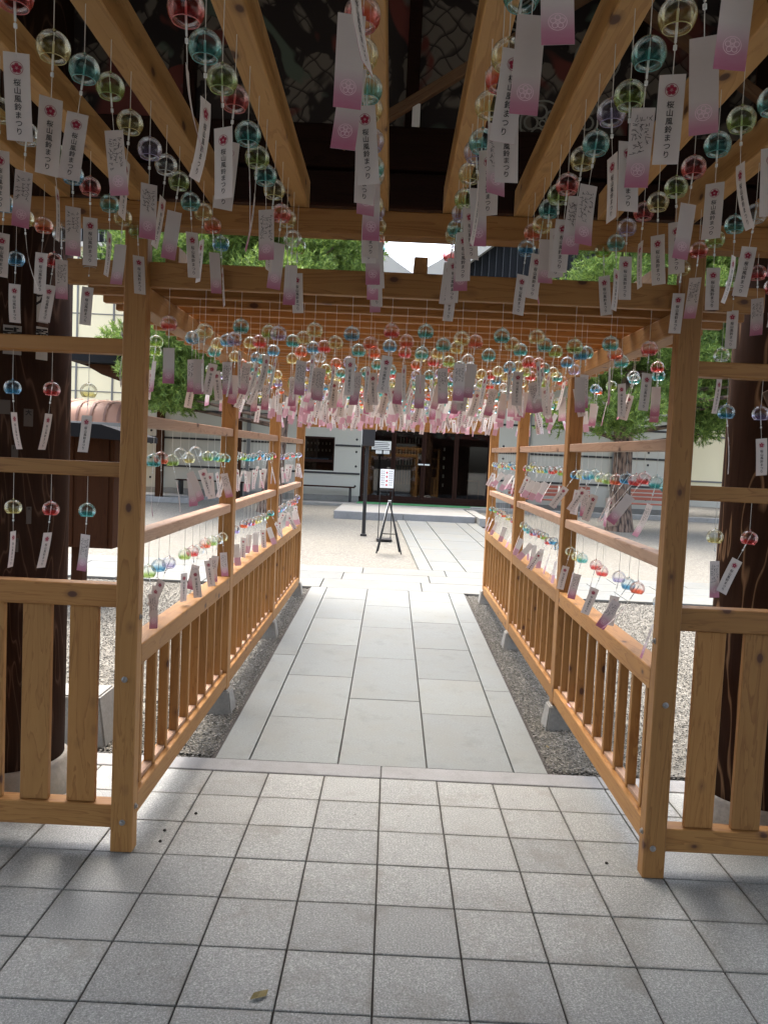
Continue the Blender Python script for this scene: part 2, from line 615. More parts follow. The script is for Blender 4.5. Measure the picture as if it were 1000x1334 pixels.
def prism(name, pts, y0, y1, mt):
    """outline in x,z (counter-clockwise seen from -y) extruded from y0 to y1"""
    n = len(pts)
    vs = [(x, y0, z) for x, z in pts] + [(x, y1, z) for x, z in pts]
    fs = [tuple(range(n)), tuple(reversed(range(n, 2 * n)))]
    for i in range(n):
        j = (i + 1) % n
        fs.append((j, i, n + i, n + j))
    me = poly_me(name, vs, fs, mt)
    bm = bmesh.new(); bm.from_mesh(me); bmesh.ops.recalc_face_normals(bm, faces=bm.faces[:]); bm.to_mesh(me); bm.free()
    return me


SL = 0.031                      # the court rises gently away from the gate


def gz(y):
    return SL * (y - 0.17) if y > 0.17 else 0.0


# ------------------------------------------------------------------ ground, floor, path
def quad_sheet(name, x0, x1, y0, y1, dz, mt, kind='structure'):
    me = poly_me(name, [(x0, y0, gz(y0) + dz), (x1, y0, gz(y0) + dz), (x1, y1, gz(y1) + dz), (x0, y1, gz(y1) + dz)], [(0, 1, 2, 3)], mt)
    return put(name, me, kind=kind)


g_me = poly_me('gravel_court', [(-60, 0.30, -0.03), (60, 0.30, -0.03), (60, 90, gz(90) - 0.03), (-60, 90, gz(90) - 0.03)], [(0, 1, 2, 3)], GRAVEL)
gravel = put('gravel_court', g_me, kind='structure')
put('ground', poly_me('ground', [(-300, -300, -0.2), (300, -300, -0.2), (300, 300, -0.2), (-300, 300, -0.2)], [(0, 1, 2, 3)], GRAVEL), kind='structure')

floor = put('gate_floor', box_me(12, 10.3, 0.12, DARKJ, 0), None, (0, -5.0, -0.068), kind='structure')
T = 0.3
tile_me = box_me(T - 0.006, T - 0.006, 0.03, TILE, 0.0022)
for j in range(0, 17):
    for i in range(-8, 9):
        put('tile', tile_me, floor, ((i + 0.5) * T, -(j + 0.5) * T, -0.015 + R.uniform(-0.0009, 0.0009)),
            (R.uniform(-.0022, .0022), R.uniform(-.0022, .0022), R.choice((0, 1.5708, 3.1416, -1.5708)) + R.uniform(-.003, .003)))
# granite kerb stones along the floor's edge
kx = [-3.6, -2.4, -1.2, 0.003, 1.2, 2.4, 3.6]
for a, b in zip(kx[:-1], kx[1:]):
    box('kerb_stone', a + .002, b - .002, 0.006, 0.166, -0.14, 0.003, CURB, floor, 0.004)

path = put('stone_path', box_me(1.92, 5.16, 0.05, DARKJ, 0), None, (0, 2.75, gz(2.75) - 0.045), (math.atan(SL), 0, 0), kind='structure')


def slab(parent, x0, x1, y0, y1, g=0.004, xs=None, mt=SLAB, th=0.04, up=0.0):
    """a paving slab lying on the sloping court; xs=(x0,x1) at the far edge if it tapers"""
    a0, a1 = x0 + g, x1 - g
    b0, b1 = (xs[0] + g, xs[1] - g) if xs else (a0, a1)
    ya, yb = y0 + g, y1 - g
    cx, cy = (a0 + a1 + b0 + b1) / 4, (ya + yb) / 2
    zc = gz(cy)
    dz = R.uniform(-0.0012, 0.0012) + up
    bm = bmesh.new()
    top = [bm.verts.new((x - cx, y - cy, gz(y) - zc + dz)) for x, y in ((a0, ya), (a1, ya), (b1, yb), (b0, yb))]
    bot = [bm.verts.new((v.co.x, v.co.y, v.co.z - th)) for v in top]
    bm.faces.new(top)
    bm.faces.new(bot[::-1])
    for i in range(4):
        j = (i + 1) % 4
        bm.faces.new((top[j], top[i], bot[i], bot[j]))
    bmesh.ops.recalc_face_normals(bm, faces=bm.faces[:])
    bmesh.ops.bevel(bm, geom=[e for e in bm.edges if e.verts[0].co.z > -th / 2 - .02 and e.verts[1].co.z > -th / 2 - .02], offset=0.003, segments=1, affect='EDGES')
    me = bpy.data.meshes.new('slab_mesh')
    bm.to_mesh(me)
    bm.free()
    me.materials.append(mt)
    o = bpy.data.objects.new('slab', me)
    col.objects.link(o)
    o.parent = parent
    M = parent.matrix_basis.inverted()
    o.matrix_parent_inverse = M
    o.location = (cx, cy, zc)
    return o


P0, P1 = 0.17, 5.33
for a, b in ((P0, 2.31), (2.31, P1)):
    slab(path, -0.93, -0.735, a, b)
for a, b in ((P0, 1.60), (1.60, 3.79), (3.79, P1)):
    slab(path, 0.742, 0.935, a, b)
for a, b in zip((P0, .869, 1.773, 2.687, 3.687, 4.675), (.869, 1.773, 2.687, 3.687, 4.675, P1)):
    slab(path, -0.735, -0.24, a, b)
for a, b in zip((P0, 1.288, 2.33, 3.401, 4.388), (1.288, 2.33, 3.401, 4.388, P1)):
    slab(path, -0.24, 0.257, a, b)
for a, b in zip((P0, 1.048, 1.822, 2.708, 3.692, 4.75), (1.048, 1.822, 2.708, 3.692, 4.75, P1)):
    slab(path, 0.257, 0.742, a, b)

walk = put('cross_walk', box_me(22, 1.63, 0.05, DARKJ, 0), None, (0, 6.145, gz(6.145) - 0.045), (math.atan(SL), 0, 0), kind='structure')
for (ya, yb), off, L in (((5.335, 5.93), 0.35, 1.25), ((5.93, 6.45), -0.4, 1.0), ((6.45, 6.955), 0.1, 1.15)):
    x = -10.8 + off
    while x < 10.6:
        l = L * R.choice((0.85, 1, 1.15))
        slab(walk, x, min(x + l, 10.9), ya, yb, g=.006, mt=SLABF)
        x += l
branch = put('shop_walk', box_me(1.82, 7.18, 0.05, DARKJ, 0), None, (1.215, 10.55, gz(10.6) - 0.05), (math.atan(SL), 0, math.atan(0.041)), kind='structure')


def bx(y):
    return 0.434 - 0.041 * (y - 6.96)


for (u0, u1), st, L in (((0, .20), 0, 2.4), ((.20, .68), .5, 1.35), ((.68, 1.36), 0, 1.15), ((1.36, 1.62), .4, 2.0), ((1.62, 1.86), 0, 2.6)):
    y = 6.96 - st
    while y < 14.1:
        ya, yb = max(y, 6.96), min(y + L, 14.16)
        if yb - ya > .05:
            slab(branch, bx(ya) + u0, bx(ya) + u1, ya, yb, xs=(bx(yb) + u0, bx(yb) + u1), g=.007, mt=SLABF)
        y += L


# loose pebbles beside the path and beyond the racks
def pebbles(name, n, regions, size):
    base = np.array([(1, 0, 0), (0, 1, 0), (-1, 0, 0), (0, -1, 0), (0, 0, 1), (0, 0, -1)], float)
    tri = np.array([(0, 1, 4), (1, 2, 4), (2, 3, 4), (3, 0, 4), (1, 0, 5), (2, 1, 5), (3, 2, 5), (0, 3, 5)])
    pts = []
    area = np.array([(r[1] - r[0]) * (r[3] - r[2]) * r[4] for r in regions])
    for r, k in zip(regions, (area / area.sum() * n).astype(int)):
        pts.append(np.c_[NR.uniform(r[0], r[1], k), NR.uniform(r[2], r[3], k)])
    p = np.vstack(pts)
    k = len(p)
    s = NR.uniform(size[0], size[1], (k, 1, 1)) * NR.uniform(.6, 1.25, (k, 1, 3)) * np.array([1, 1, .6])
    a = NR.uniform(0, 6.283, k)
    V = base[None] * s
    V = V + NR.uniform(-.25, .25, V.shape) * s
    ca, sa = np.cos(a)[:, None], np.sin(a)[:, None]
    X = V[..., 0] * ca - V[..., 1] * sa
    Y = V[..., 0] * sa + V[..., 1] * ca
    z = np.where(p[:, 1] > .17, SL * (p[:, 1] - .17), 0) - 0.028 + NR.uniform(0, .010, k)
    V = np.stack([X + p[:, :1], Y + p[:, 1:], V[..., 2] + z[:, None]], -1).reshape(-1, 3)
    F = (tri[None] + (np.arange(k) * 6)[:, None, None]).reshape(-1)
    me = bpy.data.meshes.new(name)
    me.vertices.add(len(V)); me.vertices.foreach_set('co', V.ravel())
    nf = k * 8
    me.loops.add(nf * 3); me.loops.foreach_set('vertex_index', F.astype(np.int32))
    me.polygons.add(nf)
    me.polygons.foreach_set('loop_start', np.arange(0, nf * 3, 3, dtype=np.int32))
    me.polygons.foreach_set('loop_total', np.full(nf, 3, dtype=np.int32))
    me.update(calc_edges=True)
    me.materials.append(PEBBLE)
    o = put(name, me)
    o['kind'] = 'stuff'
    o['label'] = 'loose grey and tan gravel strewn beside the stone path'
    o['category'] = 'gravel'
    return o


pebbles('gravel', 150000, [(-1.55, -.95, .18, 5.3, 2.4), (.95, 1.65, .18, 5.3, 2.4), (-4.2, -1.55, .18, 5.3, .9), (1.65, 4.6, .18, 5.3, .9),
                          (-7, -4, 1, 5.3, .5), (4.6, 8, 1, 5.3, .5)], (.0045, .0095))

# ------------------------------------------------------------------ the gate above and around the camera
gate = thing('temple_gate', 'dark old timber gate with painted frieze and thick lintel, behind the cedar joists', 'gate', (0, -.3, 0))
for sx, pm, lab in ((-1, PIL_L, 'dark round pillar pasted with paper name slips'), (1, PIL_R, 'round pillar with pale streaked grain')):
    cx = 1.86 * sx
    p = put('pillar', lathe('pillar_mesh', [(.262, .15), (.262, .6), (.258, 2.0), (.25, 4.6)], 48, pm), gate, (cx, -.3, 0), label=lab)
    s = put('pillar_base', lathe('pillar_base_mesh', [(.33, -.05), (.325, .03), (.30, .11), (.283, .135), (.283, .15), (.27, .16)], 48, PSTONE), gate, (cx, -.3, 0))
# outer and rear pillars, outside the frame
for x, y in ((-1.86, -7.6), (1.86, -7.6)):
    put('pillar', lathe('pillar_mesh', [(.262, .0), (.25, 4.6)], 24, PIL_L), gate, (x, y, 0))
for i in range(-5, 6):
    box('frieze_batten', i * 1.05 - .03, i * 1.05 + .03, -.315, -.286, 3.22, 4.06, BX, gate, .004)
BLOCKW = wood_mat('fill_block_wood', 2, (.08, .045, .03), (.045, .026, .018), False)
for q in range(6):  # unseen boards added behind the camera to cut fill light on the posts
    for sx in (-1, 1):
        xc = sx * (1.75 + q * .56)
        box('fill_block_board', xc - .277, xc + .277, -7.66, -7.60, 0, 4.1, BLOCKW, gate, 0)
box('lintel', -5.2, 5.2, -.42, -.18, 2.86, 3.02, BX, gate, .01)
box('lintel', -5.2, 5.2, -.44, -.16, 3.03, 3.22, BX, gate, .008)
for i in range(-5, 5):
    put('painted_frieze', box_me(1.05, .03, .98, CEIL, 0), gate, (i * 1.05 + .525, -.27, 3.66))
for x in (-1.86, 1.86):
    box('side_beam', x - .1, x + .1, -7.6, -.42, 3.35, 3.75, BY, gate, .01)
for j, y in enumerate((-.2, -1.3, -2.4, -3.5, -4.6, -5.7)):
    for i in range(-5, 5):
        put('painted_panel', box_me(1.02, 1.06, .03, CEIL, 0), gate, (i * 1.05 + .525, y - .55, 4.14))
for y in (-.2, -1.3, -2.4, -3.5, -4.6, -5.7):
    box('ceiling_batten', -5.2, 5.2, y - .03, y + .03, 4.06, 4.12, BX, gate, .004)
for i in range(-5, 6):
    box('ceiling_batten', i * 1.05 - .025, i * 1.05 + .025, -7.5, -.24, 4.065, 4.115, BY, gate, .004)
put('roof', prism('gate_roof_mesh', [(-6.6, 4.25), (6.6, 4.25), (5.6, 4.9), (0, 6.6), (-5.6, 4.9)], -9.2, .35, ROOFD), gate, (0, 0, 0))
# diagonal brace with little tabs and round crests seen between the joists
dg = put('brace', box_me(1.55, .04, .045, wood_mat('brace_wood', 0, (.20, .12, .07), (.13, .07, .04), False), .004), gate, (.34, -.50, 3.52), (0, rad(-33), 0))
dg2 = put('brace', dg.data, gate, (1.05, -.50, 3.70), (0, rad(33), 0))
for q in range(3):
    put('tab', box_me(.035, .006, .1, WHITEP, 0), gate, (.02 + .26 * q, -.505, 3.24 + .17 * q), (0, 0, 0))


def crest_me(name, r, mt, n=5):
    """ring with a five-petalled blossom in outline"""
    vs, fs = [], []

    def ring(cx, cz, ra, rb, k=20, sx=1.0, rot=0):
        b = len(vs)
        for i in range(k):
            a = 2 * math.pi * i / k
            for q in (ra, rb):
                x, z = q * math.cos(a) * sx, q * math.sin(a)
                vs.append((cx + x * math.cos(rot) - z * math.sin(rot), 0, cz + x * math.sin(rot) + z * math.cos(rot)))
        for i in range(k):
            j = (i + 1) % k
            fs.append((b + 2 * i, b + 2 * i + 1, b + 2 * j + 1, b + 2 * j))
    ring(0, 0, r * .92, r, 24)
    for p in range(n):
        a = math.pi / 2 + p * 2 * math.pi / n
        ring(r * .5 * math.cos(a), r * .5 * math.sin(a), r * .24, r * .33, 12)
    ring(0, 0, r * .1, r * .17, 10)
    return poly_me(name, vs, fs, mt)


CREST = crest_me('crest_mesh', .11, mat('dull_white_paint', .8, (.25, .25, .22)))
for x, z in ((.62, 3.32), (.86, 3.62), (.78, 3.36), (.45, 3.95), (.40, 3.70)):
    put('painted_crest', CREST, gate, (x, -.292, z), (0, R.uniform(-.4, .4), 0))

# paper name slips on the left pillar
GLYPH = {}


def text_me(chars, size, mt, name='text_mesh', pitch=1.02, vertical=True, bold=0.0):
    """flat printed characters, in x,z, facing -y"""
    vs, fs = [], []
    for i, ch in enumerate(chars):
        if (ch, bold) not in GLYPH:
            cu = bpy.data.curves.new('glyph', 'FONT')
            cu.body = ch
            cu.size = 1.0
            cu.resolution_u = 2
            cu.offset = bold
            cu.align_x = 'CENTER'
            ob = bpy.data.objects.new('glyph', cu)
            col.objects.link(ob)
            dg_ = bpy.context.evaluated_depsgraph_get()
            me = bpy.data.meshes.new_from_object(ob.evaluated_get(dg_))
            V = [(v.co.x, v.co.y) for v in me.vertices]
            if V:
                cx = (min(v[0] for v in V) + max(v[0] for v in V)) / 2
                V = [(v[0] - cx, v[1] - .35) for v in V]
            GLYPH[(ch, bold)] = (V, [tuple(p.vertices) for p in me.polygons])
            bpy.data.objects.remove(ob)
            bpy.data.curves.remove(cu)
            bpy.data.meshes.remove(me)
        V, F = GLYPH[(ch, bold)]
        b = len(vs)
        for x, y in V:
            vs.append((x * size, 0, y * size - i * size * pitch))
        fs += [tuple(b + k for k in f) for f in F]
    me = poly_me(name, vs, fs, mt)
    return me


def wrap_me(me, r, ang, off):
    """bend a flat x,z print round a vertical pillar of radius r, centred at angle ang"""
    for v in me.vertices:
        a = ang + v.co.x / r
        rr = r + off
        v.co = Vector((rr * math.cos(a), rr * math.sin(a), v.co.z))
    return me


def slip(ang, z, wd, ht, chars, size, inverse, tone=(.45, .44, .40)):
    par = bpy.data.objects['pillar']
    n = 6
    vs = [(-wd / 2 + wd * i / n, 0, zz) for zz in (0, ht) for i in range(n + 1)]
    fs = [(i, i + 1, n + 2 + i, n + 1 + i) for i in range(n)]
    pm = mat('name_slip_paper', .8, tone if not inverse else (.02, .02, .02))
    me = wrap_me(poly_me('slip_mesh', vs, fs, pm), .258, ang, .0035)
    o = put('name_slip', me, par, (par.location.x + gate.location.x * 0, par.location.y, z))
    o.location = (0, 0, z)
    if chars:
        tm = text_me(chars, size, mat('slip_ink', .8, (.5, .49, .45) if inverse else (.012, .012, .012)), 'slip_text', bold=.035)
        for v in tm.vertices:
            v.co.z += ht - size * .62
        wrap_me(tm, .258, ang, .0050)
        t = put('slip_writing', tm, par, (0, 0, 0))
        t.location = (0, 0, z)


# angle 0 = +x; camera side is about -90 deg
slip(rad(-38), 2.26, .055, .15, '大', .068, False)
slip(rad(-38), 2.09, .055, .15, '秀', .068, False)
slip(rad(-66), 2.10, .075, .13, '武', .078, False, (.30, .29, .27))
slip(rad(-92), 2.08, .06, .17, '川', .08, False, (.30, .29, .27))
for a, z, wd, ht in ((-50, 1.78, .05, .10), (-62, 1.62, .035, .09), (-84, 1.55, .035, .12), (-72, 1.83, .06, .08), (-97, 1.30, .03, .11), (-48, 1.33, .028, .1), (-60, 1.20, .03, .08), (-80, 1.9, .03, .08)):
    slip(rad(a), z, wd * .8, ht * .8, R.choice(('大', '川', '')), wd * .55, False, (.085, .07, .06))
# weathered tag board on the right pillar
rp_ = [o for o in bpy.data.objects if o.name.startswith('pillar') and o.parent == gate and o.location.x > 1 and 'base' not in o.name and o.location.y > -1][0]
tb = put('weathered_board', box_me(.055, .02, .25, wood_mat('grey_board', 2, (.18, .13, .10), (.10, .07, .05), False), .003), rp_, (0, 0, 0), (0, rad(-28), 0))
tb.location = (-.15, -.245, 1.98)
tm = put('name_slip', wrap_me(poly_me('slip_mesh', [(-.03, 0, 0), (.03, 0, 0), (.03, 0, .30), (-.03, 0, .30)], [(0, 1, 2, 3)], mat('slip_paper', .8, (.34, .33, .3))), .258, rad(-105), .004), rp_)
tm.location = (0, 0, 2.06)

# ------------------------------------------------------------------ timber frame of the covered way
XL, XR = -1.035, 1.108        # inner faces of the posts
PW = 0.092
S2 = 0.0155                   # the frame climbs with the ground


def fz(y):
    return S2 * (y + .86)


TILT = (math.atan(S2), 0, 0)
arc = thing('timber_arcade', 'long pale cedar walkway frame of posts, rails and cross slats over the stone path', 'pergola', (0, -.86, 0))
PY = [-.905, .96, 2.93, 4.90]
fl = {-1: (XL - PW, XL), 1: (XR, XR + PW)}
BOLT = lathe('bolt_mesh', [(.013, 0), (.013, .003), (.008, .004), (.008, .010), (.006, .011)], 10, STEEL, False)
PD = .066
for s in (-1, 1):
    a, b = fl[s]
    for k, y in enumerate(PY):
        z0 = 0.0 if k == 0 else gz(y) + .125
        z1 = 2.578 if k == 0 else 2.262 + fz(y)
        wdp = PD if k == 0 else .095
        box('post', a, b, y, y + wdp, z0, z1, WZ, arc, .004)
        if k == 0:
            cx = (a + b) / 2
            for zz in (.13, .74):
                put('bolt', BOLT, arc, (cx + R.uniform(-.01, .01), y - .0005, zz), (rad(90), 0, 0))
            put('bolt', BOLT, arc, ((b if s < 0 else a) + (.0005 if s < 0 else -.0005), y + .03, .19), (0, rad(90) * (-1 if s > 0 else 1), 0))
            put('bolt', BOLT, arc, ((b if s < 0 else a) + (.0005 if s < 0 else -.0005), y + .03, 1.0), (0, rad(90) * (-1 if s > 0 else 1), 0))
    for k in range(3):
        ya = PY[k] + (PD if k == 0 else .095)
        yb = PY[k + 1]
        ym = (ya + yb) / 2
        z = fz(ym)
        # handrail (wide), bottom rail, two hanging rails
        for nm, zz0, zz1, xa, xb, mt in (('handrail', .785, .876, a - .012, b - .001, WY), ('bottom_rail', .142, .236, a + .004, b - .002, WY),
                                         ('hanging_rail', 1.297, 1.352, a + .010, b - .012, WYG), ('hanging_rail', 1.788, 1.838, a + .010, b - .012, WYG)):
            if s > 0:
                w_ = xb - xa
                off = {'handrail': .001, 'bottom_rail': .002, 'hanging_rail': .012}[nm]
                xa = a + off
                xb = xa + w_
            box(nm, xa, xb, ya + .001, yb - .001, zz0 + z, zz1 + z, mt, arc, .004, TILT)
        nb = 9
        for q in range(nb):
            y = ya + (q + .5) * (yb - ya) / nb
            xm = (a + b) / 2
            box('baluster', xm - .022, xm + .022, y - .014, y + .014, .236 + fz(y) + .003, .785 + fz(y) - .003, WZ, arc, .002)
        for q in range(nb + 1):
            y0_ = ya + (q - .5) * (yb - ya) / nb + .015
            y1_ = ya + (q + .5) * (yb - ya) / nb - .015
            y0_, y1_ = max(y0_, ya + .002), min(y1_, yb - .002)
            if y1_ - y0_ > .02:
                xm = (a + b) / 2
                box('spacer', xm - .016, xm + .016, y0_, y1_, .2362 + fz((y0_ + y1_) / 2) + .001, .256 + fz((y0_ + y1_) / 2), WYG, arc, .001)
    ym = 2.1
    box('side_beam', a + .002, b - .002, PY[0] + PD + .002, 5.10, 2.264 + fz(ym), 2.358 + fz(ym), WY, arc, .004, TILT)
# price sticker left on the right-hand bottom rail
st = put('sticker', box_me(.05, .075, .001, mat('pink_white_sticker', .5, (.75, .5, .62)), 0), arc, (1.155, .62, .2575 + fz(.62) - .0195), TILT)
SLY = [-.845 + .2 * k for k in range(30)]
for k, y in enumerate(SLY):
    z = fz(y)
    o = put('cross_slat', box_me(2.84, .038, .100, WX, .003), arc, (.04 + R.uniform(-.012, .012), y, 2.410 + z))
for x in (-.955, .065, 1.045):
    box('top_tie', x - .028, x + .028, -.84, 5.02, 2.462 + fz(2.1), 2.532 + fz(2.1), WY, arc, .003, TILT)
# tie board across the far end
box('end_board', XL, XR, 4.93, 4.965, 2.08, 2.255, WX, arc, .004)

lat = thing('joist_rack', 'overhead rack of square cedar joists resting on a long cross beam above the front posts', 'rack', (0, -.905, 0))
box('cross_beam', -2.55, 2.55, -.952, -.862, 2.580, 2.675, WX, lat, .004)
box('cross_beam', -2.55, 2.55, -4.55, -4.46, 2.580, 2.675, WX, lat, .004)
JX = [-1.69, -1.375, -1.065, -.745, -.425, -.112, .175, .455, .785, 1.09, 1.40, 1.71]
for x in JX:
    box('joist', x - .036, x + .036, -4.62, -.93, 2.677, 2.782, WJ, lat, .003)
for x in (-1.10, 1.16):
    box('post', x - .045, x + .045, -4.55, -4.46, 0, 2.578, WZ, lat, .004)

for s, nm in ((-1, 'left'), (1, 'right')):
    wg = thing('fence_wing', 'left cedar plank fence with hanging rails, in front of the slip-pasted dark pillar' if s < 0
               else 'right cedar plank fence with hanging rails, in front of the streaked pillar', 'fence', (s * 1.2, -.86, 0), 'fence wings either side of the walkway')
    xi = (XL - PW - .001) if s < 0 else (XR + PW + .001)
    xo = s * 2.45
    x0, x1 = (xo, xi) if s < 0 else (xi, xo)
    dz = 0.0 if s < 0 else .013
    for nm2, z0, z1, d in (('bottom_rail', .092, .191, .040), ('middle_rail', 1.034, 1.130, .040), ('hanging_rail', 1.577, 1.638, .034), ('hanging_rail', 2.082, 2.143, .034)):
        box(nm2, x0, x1, -.878, -.878 + 2 * d, z0 + dz, z1 + dz, WX, wg, .004)
    box('post', (xo - .09 if s < 0 else xo), (xo if s < 0 else xo + .09), -.90, -.81, 0, 2.578, WZ, wg, .004)
    cs = [-1.275 - .198 * q for q in range(6)] if s < 0 else [1.348 + .198 * q for q in range(6)]
    for c in cs:
        box('board', c - .060, c + .060, -.858, -.832, .191 + dz + .002, 1.034 + dz - .002, WZ, wg, .002)

for s in (-1, 1):
    a, b = fl[s]
    for k, (y, nm) in enumerate(zip(PY[1:], ('nearest', 'middle', 'farthest'))):
        z = gz(y)
        me = bpy.data.meshes.new('footing_mesh')
        bm = bmesh.new()
        bmesh.ops.create_cube(bm, size=1)
        for v in bm.verts:
            q = .13 if v.co.z > 0 else .19
            v.co = Vector((v.co.x * q, v.co.y * q, .20 if v.co.z > 0 else 0))
        bmesh.ops.bevel(bm, geom=bm.edges[:], offset=.008, segments=2, affect='EDGES')
        bm.to_mesh(me); bm.free()
        me.materials.append(CONC)
        o = put('footing_block', me, None, ((a + b) / 2, y + .048, z - .076))
        tag(o, 'grey tapered concrete block under the %s inner post of the %s-hand rack' % (nm, 'left' if s < 0 else 'right'), 'footing', 'concrete blocks under the walkway posts')
me = bpy.data.meshes.new('block_mesh')
bm = bmesh.new(); bmesh.ops.create_cube(bm, size=1)
for v in bm.verts:
    q = .30 if v.co.z > 0 else .42
    v.co = Vector((v.co.x * q, v.co.y * q * .8, .26 if v.co.z > 0 else -.03))
bmesh.ops.bevel(bm, geom=bm.edges[:], offset=.01, segments=2, affect='EDGES')
bm.to_mesh(me); bm.free(); me.materials.append(CONC)
tag(put('concrete_block', me, None, (-1.80, .47, 0)), 'large pale tapered concrete block on the gravel behind the left fence', 'block')

# ------------------------------------------------------------------ wind chimes
RB = .034


def bell_me(kind):
    prof = []
    for i in range(11):
        a = math.pi * (0.04 + 0.70 * i / 10)
        prof.append((RB * math.sin(a), RB * .97 * math.cos(a)))
    n = 20
    vs, fs, mi = [], [], []
    for r, z in prof:
        for i in range(n):
            t = 2 * math.pi * i / n
            vs.append((r * math.cos(t), r * math.sin(t), z))
    for j in range(len(prof) - 1):
        for i in range(n):
            k = (i + 1) % n
            fs.append((j * n + i, (j + 1) * n + i, (j + 1) * n + k, j * n + k)); mi.append(0)
    # rim, cap bead, crystal bead under the bell
    def torus(r, z, t, m_):
        b = len(vs)
        for i in range(n):
            a = 2 * math.pi * i / n
            for q in range(4):
                c = q * math.pi / 2
                vs.append(((r + t * math.cos(c)) * math.cos(a), (r + t * math.cos(c)) * math.sin(a), z + t * math.sin(c)))
        for i in range(n):
            k = (i + 1) % n
            for q in range(4):
                u = (q + 1) % 4
                fs.append((b + 4 * i + q, b + 4 * k + q, b + 4 * k + u, b + 4 * i + u)); mi.append(m_)
    def bead(z, r, m_):
        b = len(vs)
        vs.append((0, 0, z + r)); vs.append((0, 0, z - r))
        for i in range(6):
            a = math.pi / 3 * i
            vs.append((r * math.cos(a), r * math.sin(a), z))
        for i in range(6):
            k = (i + 1) % 6
            fs.append((b, b + 2 + i, b + 2 + k)); mi.append(m_)
            fs.append((b + 1, b + 2 + k, b + 2 + i)); mi.append(m_)
    torus(prof[-1][0], prof[-1][1], .0011, 1)
    bead(RB + .0015, .0036, 1)
    me = poly_me(kind + '_bell_mesh', vs, fs, GLASS[kind], True)
    me.materials.append(RIM[kind])
    me.polygons.foreach_set('material_index', mi)
    return me


BELL = {k: bell_me(k) for k in TINT}


def tube_me(name, segs, mt, n=5):
    vs, fs = [], []
    for (z0, z1, r) in segs:
        b = len(vs)
        for z in (z0, z1):
            for i in range(n):
                a = 2 * math.pi * i / n
                vs.append((r * math.cos(a), r * math.sin(a), z))
        for i in range(n):
            k = (i + 1) % n
            fs.append((b + i, b + k, b + n + k, b + n + i))
        fs.append(tuple(b + i for i in reversed(range(n)))); fs.append(tuple(b + n + i for i in range(n)))
    return poly_me(name, vs, fs, mt)


STR_UP = {}


def string_up(L):
    L = round(L, 3)
    if L not in STR_UP:
        STR_UP[L] = tube_me('string_mesh', [(-L + RB, .012, .0010)], HEM, 4)
    return STR_UP[L]


STRING_LOW = tube_me('lower_string_mesh', [(-.108, .03, .0008)], HEM, 4)
CLAP = tube_me('clapper_mesh', [(-.046, .012, .0022), (-.058, -.050, .0034)], ROD, 6)
SW, SH, ST = .0455, .152, -.100      # strip width, height, top
BENDS = [0.0, .012, -.016, .028, -.006]


def bendy(b, z):
    t = (ST - z) / SH
    return b * t * t


def strip_me(b):
    n = 8 if b else 2
    vs, fs = [], []
    for i in range(n + 1):
        z = ST - SH * i / n
        y = bendy(b, z)
        for dy in (-.0003, .0003):
            for x in (-SW / 2, SW / 2):
                vs.append((x, y + dy, z))
    for i in range(n):
        p, q = 4 * i, 4 * (i + 1)
        fs += [(p, q, q + 1, p + 1), (p + 2, p + 3, q + 3, q + 2), (p, p + 2, q + 2, q), (p + 1, q + 1, q + 3, p + 3)]
    fs += [(0, 1, 3, 2), (4 * n, 4 * n + 2, 4 * n + 3, 4 * n + 1)]
    return poly_me('strip_mesh', vs, fs, PAPER)


